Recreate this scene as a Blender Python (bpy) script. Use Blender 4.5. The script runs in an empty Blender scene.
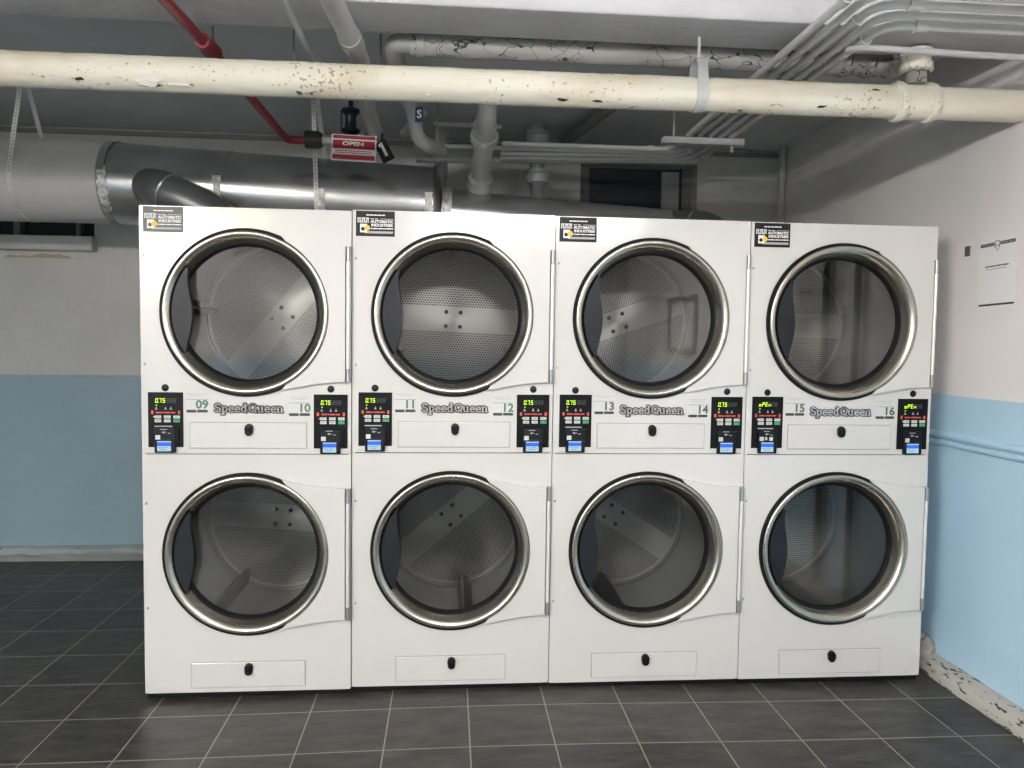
import bpy, bmesh, math, random
from mathutils import Vector, Matrix, noise
random.seed(7)
C = bpy.context.scene.collection
PI = math.pi
R = math.radians
sc = bpy.context.scene

# ------------------------------------------------------------------ materials
def new_mat(name):
    m = bpy.data.materials.new(name); m.use_nodes = True
    nt = m.node_tree; b = nt.nodes['Principled BSDF']
    return m, nt, b
def N(nt, t, **k):
    n = nt.nodes.new(t)
    for a, v in k.items(): setattr(n, a, v)
    return n
def L(nt, a, b): nt.links.new(a, b)
def rgb(c): return (c[0], c[1], c[2], 1)
def mat(name, col, rough=.5, metal=0, var=.0, scale=8, bump=0, bscale=40, coat=0, col2=None, spec=None):
    m, nt, b = new_mat(name)
    b.inputs['Roughness'].default_value = rough; b.inputs['Metallic'].default_value = metal
    b.inputs['Coat Weight'].default_value = coat
    b.inputs['Coat Roughness'].default_value = .13
    if spec is not None: b.inputs['Specular IOR Level'].default_value = spec
    tc = N(nt, 'ShaderNodeTexCoord')
    nz = N(nt, 'ShaderNodeTexNoise'); nz.inputs['Scale'].default_value = scale; nz.inputs['Detail'].default_value = 5
    L(nt, tc.outputs['Object'], nz.inputs['Vector'])
    rp = N(nt, 'ShaderNodeValToRGB')
    c2 = col2 or tuple(max(0, x*(1-var)) for x in col)
    rp.color_ramp.elements[0].position = .3; rp.color_ramp.elements[1].position = .7
    rp.color_ramp.elements[0].color = rgb(c2); rp.color_ramp.elements[1].color = rgb(col)
    L(nt, nz.outputs['Fac'], rp.inputs['Fac']); L(nt, rp.outputs['Color'], b.inputs['Base Color'])
    if bump:
        n2 = N(nt, 'ShaderNodeTexNoise'); n2.inputs['Scale'].default_value = bscale; n2.inputs['Detail'].default_value = 4
        L(nt, tc.outputs['Object'], n2.inputs['Vector'])
        bp = N(nt, 'ShaderNodeBump'); bp.inputs['Strength'].default_value = bump; bp.inputs['Distance'].default_value = .01
        L(nt, n2.outputs['Fac'], bp.inputs['Height']); L(nt, bp.outputs['Normal'], b.inputs['Normal'])
    return m
def emis(name, col, s):
    m, nt, b = new_mat(name)
    b.inputs['Base Color'].default_value = (.01, .01, .01, 1); b.inputs['Specular IOR Level'].default_value = .2
    b.inputs['Emission Color'].default_value = rgb(col); b.inputs['Emission Strength'].default_value = s
    return m
def peel(name, paint, under, thr=.62, scale=9, stretch=(1, 1, 1), rough=.55, stain=None, lowz=None, crack=0, speck=None):
    """old paint, flaked away in patches, with a stained tint and fine cracks"""
    m, nt, b = new_mat(name)
    b.inputs['Roughness'].default_value = rough
    tc = N(nt, 'ShaderNodeTexCoord'); mp = N(nt, 'ShaderNodeMapping'); mp.inputs['Scale'].default_value = stretch
    L(nt, tc.outputs['Object'], mp.inputs['Vector'])
    big = N(nt, 'ShaderNodeTexNoise'); big.inputs['Scale'].default_value = scale; big.inputs['Detail'].default_value = 8; big.inputs['Roughness'].default_value = .65
    L(nt, mp.outputs['Vector'], big.inputs['Vector'])
    mk = N(nt, 'ShaderNodeValToRGB'); mk.color_ramp.elements[0].position = thr; mk.color_ramp.elements[1].position = thr+.02
    fac = big.outputs['Fac']
    if lowz is not None:      # flakes only on the lower flank
        sp = N(nt, 'ShaderNodeSeparateXYZ'); L(nt, tc.outputs['Object'], sp.inputs[0])
        mr = N(nt, 'ShaderNodeMapRange'); mr.inputs[1].default_value = lowz[0]; mr.inputs[2].default_value = lowz[1]
        mr.inputs[3].default_value = .12; mr.inputs[4].default_value = -.25
        L(nt, sp.outputs['Z'], mr.inputs[0])
        ad = N(nt, 'ShaderNodeMath', operation='ADD'); L(nt, fac, ad.inputs[0]); L(nt, mr.outputs[0], ad.inputs[1]); fac = ad.outputs[0]
    L(nt, fac, mk.inputs['Fac'])
    tint = N(nt, 'ShaderNodeTexNoise'); tint.inputs['Scale'].default_value = 3.5; tint.inputs['Detail'].default_value = 6
    L(nt, mp.outputs['Vector'], tint.inputs['Vector'])
    tr = N(nt, 'ShaderNodeValToRGB'); tr.color_ramp.elements[0].position = .33; tr.color_ramp.elements[1].position = .52
    tr.color_ramp.elements[0].color = rgb(stain or tuple(x*.8 for x in paint)); tr.color_ramp.elements[1].color = rgb(paint)
    L(nt, tint.outputs['Fac'], tr.inputs['Fac'])
    src = tr.outputs['Color']
    if crack:
        vo = N(nt, 'ShaderNodeTexVoronoi', feature='DISTANCE_TO_EDGE'); vo.inputs['Scale'].default_value = crack
        nv = N(nt, 'ShaderNodeTexNoise'); nv.inputs['Scale'].default_value = 12
        L(nt, mp.outputs['Vector'], nv.inputs['Vector'])
        av = N(nt, 'ShaderNodeMixRGB'); av.inputs[0].default_value = .12
        L(nt, mp.outputs['Vector'], av.inputs[1]); L(nt, nv.outputs['Color'], av.inputs[2]); L(nt, av.outputs[0], vo.inputs['Vector'])
        lt = N(nt, 'ShaderNodeMath', operation='LESS_THAN'); lt.inputs[1].default_value = .02; L(nt, vo.outputs['Distance'], lt.inputs[0])
        g = N(nt, 'ShaderNodeTexNoise'); g.inputs['Scale'].default_value = 4.0; L(nt, mp.outputs['Vector'], g.inputs['Vector'])
        gt = N(nt, 'ShaderNodeMath', operation='GREATER_THAN'); gt.inputs[1].default_value = .5; L(nt, g.outputs['Fac'], gt.inputs[0])
        mu = N(nt, 'ShaderNodeMath', operation='MULTIPLY'); L(nt, lt.outputs[0], mu.inputs[0]); L(nt, gt.outputs[0], mu.inputs[1])
        mc = N(nt, 'ShaderNodeMixRGB'); mc.inputs[2].default_value = rgb(under); L(nt, mu.outputs[0], mc.inputs[0]); L(nt, src, mc.inputs[1]); src = mc.outputs[0]
    if speck:
        s1 = N(nt, 'ShaderNodeTexNoise'); s1.inputs['Scale'].default_value = 75; s1.inputs['Detail'].default_value = 3; L(nt, mp.outputs['Vector'], s1.inputs['Vector'])
        s2 = N(nt, 'ShaderNodeTexNoise'); s2.inputs['Scale'].default_value = 2.6; s2.inputs['Detail'].default_value = 3; L(nt, mp.outputs['Vector'], s2.inputs['Vector'])
        sa = N(nt, 'ShaderNodeMath', operation='MULTIPLY_ADD'); sa.inputs[1].default_value = .55; L(nt, s2.outputs['Fac'], sa.inputs[0]); L(nt, s1.outputs['Fac'], sa.inputs[2])
        sr = N(nt, 'ShaderNodeValToRGB'); sr.color_ramp.elements[0].position = .955; sr.color_ramp.elements[1].position = 1.0
        L(nt, sa.outputs[0], sr.inputs['Fac'])
        sm = N(nt, 'ShaderNodeMixRGB'); sm.inputs[2].default_value = rgb(speck); L(nt, sr.outputs['Color'], sm.inputs[0]); L(nt, src, sm.inputs[1]); src = sm.outputs[0]
    mx = N(nt, 'ShaderNodeMixRGB'); mx.inputs[2].default_value = rgb(under)
    L(nt, mk.outputs['Color'], mx.inputs[0]); L(nt, src, mx.inputs[1]); L(nt, mx.outputs[0], b.inputs['Base Color'])
    bp = N(nt, 'ShaderNodeBump'); bp.inputs['Strength'].default_value = .5; bp.inputs['Distance'].default_value = .006
    L(nt, big.outputs['Fac'], bp.inputs['Height']); L(nt, bp.outputs['Normal'], b.inputs['Normal'])
    return m

WHITE_W = (.74, .72, .69); BLUE_W = (.32, .49, .60)
def wall_mat(name, zsplit, white=WHITE_W, blue=BLUE_W, stainz=None):
    m, nt, b = new_mat(name); b.inputs['Roughness'].default_value = .45
    tc = N(nt, 'ShaderNodeTexCoord'); sp = N(nt, 'ShaderNodeSeparateXYZ'); L(nt, tc.outputs['Object'], sp.inputs[0])
    nz = N(nt, 'ShaderNodeTexNoise'); nz.inputs['Scale'].default_value = 2.2; nz.inputs['Detail'].default_value = 7; L(nt, tc.outputs['Object'], nz.inputs['Vector'])
    def var(c, k):
        r = N(nt, 'ShaderNodeValToRGB'); r.color_ramp.elements[0].position = .3; r.color_ramp.elements[1].position = .65
        r.color_ramp.elements[0].color = rgb(tuple(x*k for x in c)); r.color_ramp.elements[1].color = rgb(c)
        L(nt, nz.outputs['Fac'], r.inputs['Fac']); return r.outputs['Color']
    w = var(white, .9); bl = var(blue, .93)
    n2 = N(nt, 'ShaderNodeTexNoise'); n2.inputs['Scale'].default_value = 6; L(nt, tc.outputs['Object'], n2.inputs['Vector'])
    ma = N(nt, 'ShaderNodeMath', operation='MULTIPLY_ADD'); ma.inputs[1].default_value = .006; L(nt, n2.outputs['Fac'], ma.inputs[0]); L(nt, sp.outputs['Z'], ma.inputs[2])
    gt = N(nt, 'ShaderNodeMath', operation='GREATER_THAN'); gt.inputs[1].default_value = zsplit+.003; L(nt, ma.outputs[0], gt.inputs[0])
    mx = N(nt, 'ShaderNodeMixRGB'); L(nt, gt.outputs[0], mx.inputs[0]); L(nt, bl, mx.inputs[1]); L(nt, w, mx.inputs[2])
    src = mx.outputs[0]
    if stainz:
        zl, zh, xm = stainz
        n3 = N(nt, 'ShaderNodeTexNoise'); n3.inputs['Scale'].default_value = 7; n3.inputs['Detail'].default_value = 5; L(nt, tc.outputs['Object'], n3.inputs['Vector'])
        a = N(nt, 'ShaderNodeMath', operation='GREATER_THAN'); a.inputs[1].default_value = zl; L(nt, sp.outputs['Z'], a.inputs[0])
        k = N(nt, 'ShaderNodeMath', operation='MULTIPLY_ADD'); k.inputs[1].default_value = .16; k.inputs[2].default_value = zl-.066; L(nt, n3.outputs['Fac'], k.inputs[0])
        c = N(nt, 'ShaderNodeMath', operation='LESS_THAN'); L(nt, sp.outputs['Z'], c.inputs[0]); L(nt, k.outputs[0], c.inputs[1])
        d = N(nt, 'ShaderNodeMath', operation='LESS_THAN'); d.inputs[1].default_value = xm; L(nt, sp.outputs['X'], d.inputs[0])
        e = N(nt, 'ShaderNodeMath', operation='MULTIPLY'); L(nt, a.outputs[0], e.inputs[0]); L(nt, c.outputs[0], e.inputs[1])
        f = N(nt, 'ShaderNodeMath', operation='MULTIPLY'); L(nt, e.outputs[0], f.inputs[0]); L(nt, d.outputs[0], f.inputs[1])
        m3 = N(nt, 'ShaderNodeMixRGB'); m3.inputs[2].default_value = (.42, .33, .22, 1); L(nt, f.outputs[0], m3.inputs[0]); L(nt, src, m3.inputs[1]); src = m3.outputs[0]
    L(nt, src, b.inputs['Base Color'])
    n4 = N(nt, 'ShaderNodeTexNoise'); n4.inputs['Scale'].default_value = 14; n4.inputs['Detail'].default_value = 6; L(nt, tc.outputs['Object'], n4.inputs['Vector'])
    bp = N(nt, 'ShaderNodeBump'); bp.inputs['Strength'].default_value = .25; bp.inputs['Distance'].default_value = .01
    L(nt, n4.outputs['Fac'], bp.inputs['Height']); L(nt, bp.outputs['Normal'], b.inputs['Normal'])
    return m

def floor_mat():
    m, nt, b = new_mat('slate_tile')
    tc = N(nt, 'ShaderNodeTexCoord'); mp = N(nt, 'ShaderNodeMapping')
    T = .3010
    mp.inputs['Location'].default_value = (.2380/T, .1451/T, 0); mp.inputs['Scale'].default_value = (1/T, 1/T, 1)
    L(nt, tc.outputs['Object'], mp.inputs['Vector'])
    br = N(nt, 'ShaderNodeTexBrick'); br.offset = 0; br.squash = 1
    br.inputs['Scale'].default_value = 1; br.inputs['Brick Width'].default_value = 1; br.inputs['Row Height'].default_value = 1
    br.inputs['Mortar Size'].default_value = .0085; br.inputs['Mortar Smooth'].default_value = .1; br.inputs['Bias'].default_value = 0
    br.inputs['Color1'].default_value = (.8, .8, .8, 1); br.inputs['Color2'].default_value = (1.2, 1.2, 1.2, 1); br.inputs['Mortar'].default_value = (1, 1, 1, 1)
    L(nt, mp.outputs['Vector'], br.inputs['Vector'])
    mp2 = N(nt, 'ShaderNodeMapping'); mp2.inputs['Rotation'].default_value = (0, 0, .6); mp2.inputs['Scale'].default_value = (1, 3, 1); L(nt, tc.outputs['Object'], mp2.inputs['Vector'])
    nz = N(nt, 'ShaderNodeTexNoise'); nz.inputs['Scale'].default_value = 6; nz.inputs['Detail'].default_value = 8; nz.inputs['Roughness'].default_value = .62; L(nt, mp2.outputs['Vector'], nz.inputs['Vector'])
    rp = N(nt, 'ShaderNodeValToRGB'); rp.color_ramp.elements[0].position = .3; rp.color_ramp.elements[1].position = .75
    rp.color_ramp.elements[0].color = (.024, .0235, .022, 1); rp.color_ramp.elements[1].color = (.070, .066, .059, 1)
    L(nt, nz.outputs['Fac'], rp.inputs['Fac'])
    mu = N(nt, 'ShaderNodeMixRGB', blend_type='MULTIPLY'); mu.inputs[0].default_value = 1; L(nt, rp.outputs['Color'], mu.inputs[1]); L(nt, br.outputs['Color'], mu.inputs[2])
    mx = N(nt, 'ShaderNodeMixRGB'); mx.inputs[2].default_value = (.27, .25, .19, 1); L(nt, br.outputs['Fac'], mx.inputs[0]); L(nt, mu.outputs[0], mx.inputs[1])
    L(nt, mx.outputs[0], b.inputs['Base Color'])
    b.inputs['Roughness'].default_value = .42; b.inputs['Specular IOR Level'].default_value = .35
    bp = N(nt, 'ShaderNodeBump'); bp.inputs['Strength'].default_value = .35; bp.inputs['Distance'].default_value = .008
    L(nt, nz.outputs['Fac'], bp.inputs['Height']); L(nt, bp.outputs['Normal'], b.inputs['Normal'])
    return m

def perforated():
    """drum back: rows of punched holes either side of a solid band across the middle"""
    m, nt, b = new_mat('perforated_steel')
    b.inputs['Metallic'].default_value = .8; b.inputs['Roughness'].default_value = .40; b.inputs['Anisotropic'].default_value = .75
    tg = N(nt, 'ShaderNodeTangent', direction_type='RADIAL', axis='Y'); L(nt, tg.outputs[0], b.inputs['Tangent'])
    tc = N(nt, 'ShaderNodeTexCoord'); sp = N(nt, 'ShaderNodeSeparateXYZ'); L(nt, tc.outputs['Object'], sp.inputs[0])
    S = .0125
    def lat(off):
        out = []
        for ax, s in (('X', S), ('Z', S*1.732)):
            a = N(nt, 'ShaderNodeMath', operation='MULTIPLY_ADD'); a.inputs[1].default_value = 1/s; a.inputs[2].default_value = off+50; L(nt, sp.outputs[ax], a.inputs[0])
            f = N(nt, 'ShaderNodeMath', operation='FRACT'); L(nt, a.outputs[0], f.inputs[0])
            c = N(nt, 'ShaderNodeMath', operation='SUBTRACT'); c.inputs[1].default_value = .5; L(nt, f.outputs[0], c.inputs[0])
            g = N(nt, 'ShaderNodeMath', operation='MULTIPLY'); g.inputs[1].default_value = s/S; L(nt, c.outputs[0], g.inputs[0])
            q = N(nt, 'ShaderNodeMath', operation='POWER'); q.inputs[1].default_value = 2; 
            ab = N(nt, 'ShaderNodeMath', operation='ABSOLUTE'); L(nt, g.outputs[0], ab.inputs[0]); L(nt, ab.outputs[0], q.inputs[0]); out.append(q.outputs[0])
        s_ = N(nt, 'ShaderNodeMath', operation='ADD'); L(nt, out[0], s_.inputs[0]); L(nt, out[1], s_.inputs[1]); return s_.outputs[0]
    mn = N(nt, 'ShaderNodeMath', operation='MINIMUM'); L(nt, lat(0), mn.inputs[0]); L(nt, lat(.5), mn.inputs[1])
    hole = N(nt, 'ShaderNodeMath', operation='LESS_THAN'); hole.inputs[1].default_value = .095; L(nt, mn.outputs[0], hole.inputs[0])
    az = N(nt, 'ShaderNodeMath', operation='ABSOLUTE'); L(nt, sp.outputs['Z'], az.inputs[0])
    band = N(nt, 'ShaderNodeMath', operation='GREATER_THAN'); band.inputs[1].default_value = .06; L(nt, az.outputs[0], band.inputs[0])
    x2 = N(nt, 'ShaderNodeMath', operation='MULTIPLY'); L(nt, sp.outputs['X'], x2.inputs[0]); L(nt, sp.outputs['X'], x2.inputs[1])
    z2 = N(nt, 'ShaderNodeMath', operation='MULTIPLY_ADD'); L(nt, sp.outputs['Z'], z2.inputs[0]); L(nt, sp.outputs['Z'], z2.inputs[1]); L(nt, x2.outputs[0], z2.inputs[2])
    rim = N(nt, 'ShaderNodeMath', operation='LESS_THAN'); rim.inputs[1].default_value = .325**2; L(nt, z2.outputs[0], rim.inputs[0])
    m1 = N(nt, 'ShaderNodeMath', operation='MULTIPLY'); L(nt, hole.outputs[0], m1.inputs[0]); L(nt, band.outputs[0], m1.inputs[1])
    m2 = N(nt, 'ShaderNodeMath', operation='MULTIPLY'); L(nt, m1.outputs[0], m2.inputs[0]); L(nt, rim.outputs[0], m2.inputs[1])
    mx = N(nt, 'ShaderNodeMixRGB'); mx.inputs[1].default_value = (.34, .335, .315, 1); mx.inputs[2].default_value = (.02, .02, .02, 1)
    L(nt, m2.outputs[0], mx.inputs[0]); L(nt, mx.outputs[0], b.inputs['Base Color'])
    return m

def glass_mat(name, tint, ior=1.5, boost=1.0):
    m = bpy.data.materials.new(name); m.use_nodes = True; nt = m.node_tree; nt.nodes.clear()
    o = N(nt, 'ShaderNodeOutputMaterial'); t = N(nt, 'ShaderNodeBsdfTransparent'); g = N(nt, 'ShaderNodeBsdfGlossy')
    t.inputs[0].default_value = rgb(tint); g.inputs['Roughness'].default_value = .003
    f = N(nt, 'ShaderNodeFresnel'); f.inputs[0].default_value = ior
    k = N(nt, 'ShaderNodeMath', operation='MULTIPLY'); k.inputs[1].default_value = boost; k.use_clamp = True; L(nt, f.outputs[0], k.inputs[0])
    x = N(nt, 'ShaderNodeMixShader'); L(nt, k.outputs[0], x.inputs[0]); L(nt, t.outputs[0], x.inputs[1]); L(nt, g.outputs[0], x.inputs[2])
    L(nt, x.outputs[0], o.inputs[0]); return m

M = dict(
 enamel=mat('white_enamel', (.585, .574, .546), .34, coat=1.0, var=.015, scale=3, bump=.02, bscale=60),
 enamel_edge=mat('white_enamel_trim', (.61, .60, .58), .35, coat=.4, var=.01),
 chrome=mat('brushed_stainless', (.56, .53, .465), .27, 1, var=.06, scale=20),
 black=mat('black_plastic', (.006, .006, .007), .4, var=.1, spec=.25),
 grip=mat('dark_grey_plastic', (.012, .014, .018), .42, var=.1, spec=.25),
 rubber=mat('black_rubber', (.004, .004, .005), .6, var=.1, spec=.2),
 hinge=mat('satin_hinge_steel', (.38, .38, .38), .4, .7, var=.1),
 rod=mat('bright_hinge_rod', (.80, .79, .76), .3, .3, var=.05),
 drum=mat('drum_steel', (.31, .31, .295), .32, .8, var=.12, scale=6),
 baffle=mat('baffle_steel', (.13, .135, .13), .4, .7, var=.1),
 perf=perforated(),
 glass=glass_mat('door_glass', (.86, .87, .865), 1.5, 1.9),
 panel=mat('panel_black', (.005, .0055, .007), .4, var=.05, spec=.15),
 reader=mat('reader_black', (.006, .007, .010), .45, var=.05, spec=.2),
 led=emis('display_digits', (.62, 1, .04), 1.4),
 ghost=mat('unlit_segments', (.05, .055, .05), .4),
 icon=mat('panel_print_grey', (.35, .36, .36), .5),
 redprint=mat('panel_print_red', (.55, .07, .05), .5),
 button=mat('grey_button', (.55, .56, .54), .45),
 green=mat('green_button', (.05, .33, .12), .45),
 scr_blue=emis('screen_blue', (.03, .16, .9), 1.0),
 scr_white=emis('screen_white', (.55, .82, .95), .8),
 scr_text=emis('screen_print', (.35, .6, .85), .6),
 white_print=mat('white_print', (.80, .80, .78), .5),
 grey_print=mat('grey_print', (.30, .30, .29), .5),
 dark_print=mat('dark_print', (.035, .04, .045), .5),
 sticker_black=mat('sticker_black', (.012, .012, .013), .4, var=.1, spec=.2),
 sticker_grey=mat('faded_sticker', (.125, .125, .117), .5, var=.15),
 label_white=mat('sticker_white', (.575, .575, .555), .45, var=.02),
 num=mat('sticker_number_green', (.07, .16, .12), .5),
 num2=mat('sticker_number_grey_green', (.07, .10, .085), .5),
 logo_fill=mat('badge_fill', (.52, .52, .51), .35),
 logo_edge=mat('badge_outline', (.022, .022, .024), .4),
 logo_fill2=mat('badge_fill_pale', (.66, .70, .76), .3),
 logo_edge2=mat('badge_outline_blue', (.035, .05, .085), .4),
 logo_edge3=mat('badge_outline_brown', (.045, .03, .025), .4),
 logo_fill3=mat('badge_fill_warm', (.66, .62, .60), .35),
 yellow=mat('yellow_print', (.80, .50, .05), .5),
 foot=mat('foot_steel_shaded', (.03, .03, .03), .5, .3),  # near-black: the shade under the cabinets is put into the feet's colour
 tile=floor_mat(),
 ceil=mat('ceiling_paint', (.78, .81, .81), .75, var=.12, scale=2, bump=.2, bscale=12),
 beam=mat('beam_paint', (.62, .615, .635), .6, var=.14, scale=4, bump=.35, bscale=25),
 pipe=peel('cream_pipe_paint', (.80, .76, .64), (.07, .06, .05), .78, 11, (.8, 1, 1), .5, (.68, .61, .46), (-.05, .0), 0, (.42, .34, .23)),
 cracked=peel('cracked_lagging', (.50, .49, .46), (.06, .055, .05), .66, 13, (.7, 1, 1), .6, (.36, .34, .30), None, 19),
 grey_pipe=mat('grey_painted_pipe', (.50, .50, .49), .45, var=.2, scale=9, bump=.2, bscale=30),
 pvc=mat('white_plastic_pipe', (.58, .58, .57), .4, var=.15, scale=12),
 dark_pipe=mat('dark_grey_pipe', (.26, .26, .255), .5, var=.2, scale=9),
 conduit=mat('painted_conduit', (.60, .60, .59), .4, var=.08, scale=10),
 red=mat('red_sprinkler_paint', (.27, .016, .028), .35, var=.2, scale=6),
 darkiron=mat('dark_iron', (.045, .043, .042), .55, .3, var=.2),
 valve=mat('navy_valve_paint', (.012, .017, .035), .4, var=.2),
 galv=mat('galvanised_duct', (.50, .51, .51), .27, .75, var=.28, scale=5, bump=.05, bscale=6),
 galv_dark=mat('dull_galvanised', (.22, .23, .23), .36, .7, var=.25, scale=6),
 foil=mat('foil_tape', (.85, .85, .82), .35, .45, var=.6, scale=28, bump=.9, bscale=55),
 insul=mat('duct_wrap', (.56, .55, .53), .7, var=.14, scale=3),
 strap=mat('galvanised_strap', (.74, .74, .71), .5, .3, var=.2, scale=60),
 sign_red=mat('sign_red', (.36, .012, .025), .45, var=.05),
 sign_blue=mat('sign_blue', (.012, .04, .11), .4),
 steel=mat('dull_steel', (.45, .45, .44), .45, .5, var=.15),
 base=peel('curb_paint', (.42, .41, .365), (.04, .03, .025), .56, 34, (1, .4, 1.4), .6, (.38, .35, .29)),
 base_blue=peel('curb_paint_blue', (.34, .38, .38), (.06, .055, .05), .64, 14, (.5, 1, 1), .6, (.27, .30, .30)),
 rail=mat('blue_rail_paint', (.45, .65, .79), .35, var=.06),
 plaster=mat('broken_plaster', (.42, .40, .36), .85, var=.45, scale=14, bump=.8, bscale=25),
 flake=mat('loose_paint_flake', (.80, .78, .70), .6, var=.05),
 rust=mat('bare_patch', (.03, .026, .022), .8, var=.3),
 paper=mat('paper', (.80, .79, .78), .5, var=.02),
 navy=mat('vent_dark', (.010, .014, .024), .5, var=.3),
 pane=glass_mat('window_pane', (.5, .55, .58), 1.5, 1.5),
 frame=mat('old_window_frame', (.22, .22, .21), .6, var=.2),
 greyglass=mat('grimy_pane', (.34, .35, .34), .4, var=.2),
 plate=mat('grey_wall_plate', (.10, .10, .095), .5, var=.1),
 wood=mat('brown_wood', (.16, .10, .06), .5, var=.3, scale=10),
 housing=mat('fixture_white', (.8, .8, .78), .4),
 cable=mat('black_cable', (.01, .01, .01), .5),
)
WHITE_L, WARM_L = (1.0, .955, .945), (1.0, .80, .13)
M['tube'] = emis('white_tube', WHITE_L, 22)
M['tube_fill_right'] = emis('fill_tube_right', WHITE_L, 110)
M['tube2'] = emis('white_tube_rear', WHITE_L, 330)
M['tube_fill_left'] = emis('fill_tube_left', WHITE_L, 860)
M['tubew'] = emis('warm_tube', WARM_L, 80)

# ------------------------------------------------------------------ mesh helpers
def box(bm, lo, hi, bev=0, seg=2):
    r = bmesh.ops.create_cube(bm, size=1)
    vs = r['verts']
    s = [hi[i]-lo[i] for i in range(3)]; c = [(hi[i]+lo[i])/2 for i in range(3)]
    for v in vs: v.co = Vector((v.co.x*s[0]+c[0], v.co.y*s[1]+c[1], v.co.z*s[2]+c[2]))
    if bev:
        es = list({e for v in vs for e in v.link_edges})
        bmesh.ops.bevel(bm, geom=es, offset=bev, segments=seg, affect='EDGES', profile=.5)
    return vs
def loft(bm, rings, closed=False, caps=True):
    vr = [[bm.verts.new(p) for p in r] for r in rings]
    n = len(vr[0]); k = len(vr)
    for i in range(k if closed else k-1):
        a, b = vr[i], vr[(i+1) % k]
        for j in range(n):
            bm.faces.new((a[j], a[(j+1) % n], b[(j+1) % n], b[j]))
    if caps and not closed:
        bm.faces.new(list(reversed(vr[0]))); bm.faces.new(vr[-1])
    return vr
def fillet(pts, rad, seg=6):
    pts = [Vector(p) for p in pts]
    if rad <= 0 or len(pts) < 3: return pts
    out = [pts[0]]
    for a, p, b in zip(pts, pts[1:], pts[2:]):
        u = (a-p); v = (b-p); r = min(rad, u.length*.45, v.length*.45)
        A = p+u.normalized()*r; B = p+v.normalized()*r
        for i in range(seg+1):
            t = i/seg; out.append(A*(1-t)**2+p*2*t*(1-t)+B*t*t)
    out.append(pts[-1]); return out
def tube(bm, pts, r, n=20, bend=0, seg=6, caps=True, radii=None):
    pts = fillet(pts, bend, seg); rings = []
    T = [(pts[min(i+1, len(pts)-1)]-pts[max(i-1, 0)]).normalized() for i in range(len(pts))]
    up = Vector((0, 0, 1)) if abs(T[0].z) < .9 else Vector((0, 1, 0))
    x = T[0].cross(up).normalized()
    for i, p in enumerate(pts):
        x = (x-T[i]*x.dot(T[i])).normalized(); y = T[i].cross(x)
        rr = radii[i] if radii else r
        rings.append([p+(x*math.cos(2*PI*j/n)+y*math.sin(2*PI*j/n))*rr for j in range(n)])
    loft(bm, rings, False, caps)
def lathe(bm, prof, n=72, closed=False, c=(0, 0, 0), axis='Y', a0=0, a1=2*PI, caps=False):
    """profile (radius, position along axis)"""
    full = abs(a1-a0-2*PI) < 1e-6; k = n if full else n+1
    rings = []
    for i in range(k):
        a = a0+(a1-a0)*i/n; co, s = math.cos(a), math.sin(a)
        if axis == 'Y': rings.append([Vector((c[0]+r*co, c[1]+h, c[2]+r*s)) for r, h in prof])
        elif axis == 'X': rings.append([Vector((c[0]+h, c[1]+r*co, c[2]+r*s)) for r, h in prof])
        else: rings.append([Vector((c[0]+r*co, c[1]+r*s, c[2]+h)) for r, h in prof])
    vr = [[bm.verts.new(p) for p in r] for r in rings]; m = len(prof)
    for i in range(k if full else k-1):
        a, b = vr[i], vr[(i+1) % k]
        for j in range(m if closed else m-1):
            q = (a[j], a[(j+1) % m], b[(j+1) % m], b[j])
            try: bm.faces.new(q)
            except ValueError: pass
def prism(bm, poly, y0, y1):
    """polygon in (x, z) extruded along y"""
    a = [bm.verts.new((x, y0, z)) for x, z in poly]; b = [bm.verts.new((x, y1, z)) for x, z in poly]
    n = len(poly); bm.faces.new(a); bm.faces.new(list(reversed(b)))
    for i in range(n): bm.faces.new((a[i], b[i], b[(i+1) % n], a[(i+1) % n]))
def obj(name, bm, m, parent=None, smooth=None, loc=None, ang=40):
    bmesh.ops.recalc_face_normals(bm, faces=bm.faces)
    me = bpy.data.meshes.new(name); bm.to_mesh(me); bm.free()
    me.materials.append(M[m] if isinstance(m, str) else m)
    if smooth:
        for p in me.polygons: p.use_smooth = True
        try: me.set_sharp_from_angle(angle=R(ang))
        except Exception: pass
    o = bpy.data.objects.new(name, me); C.objects.link(o)
    if parent: o.parent = parent
    if loc: o.location = loc
    return o
def B(): return bmesh.new()
def tag(o, label, cat, group=None):
    o['label'] = label; o['category'] = cat
    if group: o['group'] = group
    return o
def thing(name, label, cat, loc=(0, 0, 0), group=None):
    o = bpy.data.objects.new(name, None); C.objects.link(o); o.empty_display_size = .05
    o.location = loc; return tag(o, label, cat, group)
def struct(o): o['kind'] = 'structure'; return o
def bx(name, lo, hi, m, parent=None, bev=0):
    b = B(); box(b, lo, hi, bev); return obj(name, b, m, parent)
def text(name, s, size, m, parent, loc, offset=0.0, extrude=0.0004, align='CENTER', xs=1.0, rot=None, shear=0):
    cu = bpy.data.curves.new('t', 'FONT'); cu.body = s; cu.size = size; cu.offset = offset; cu.extrude = extrude
    cu.align_x = align; cu.align_y = 'CENTER'; cu.resolution_u = 3; cu.shear = shear
    t = bpy.data.objects.new('t', cu); C.objects.link(t)
    dg = bpy.context.evaluated_depsgraph_get(); me = bpy.data.meshes.new_from_object(t.evaluated_get(dg))
    bpy.data.objects.remove(t); bpy.data.curves.remove(cu)
    me.transform(Matrix.Rotation(PI/2, 4, 'X') @ Matrix.Diagonal((xs, 1, 1, 1)))
    if rot: me.transform(rot)
    me.materials.clear(); me.materials.append(M[m]); me.name = name
    o = bpy.data.objects.new(name, me); C.objects.link(o); o.parent = parent; o.location = loc
    return o
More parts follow.
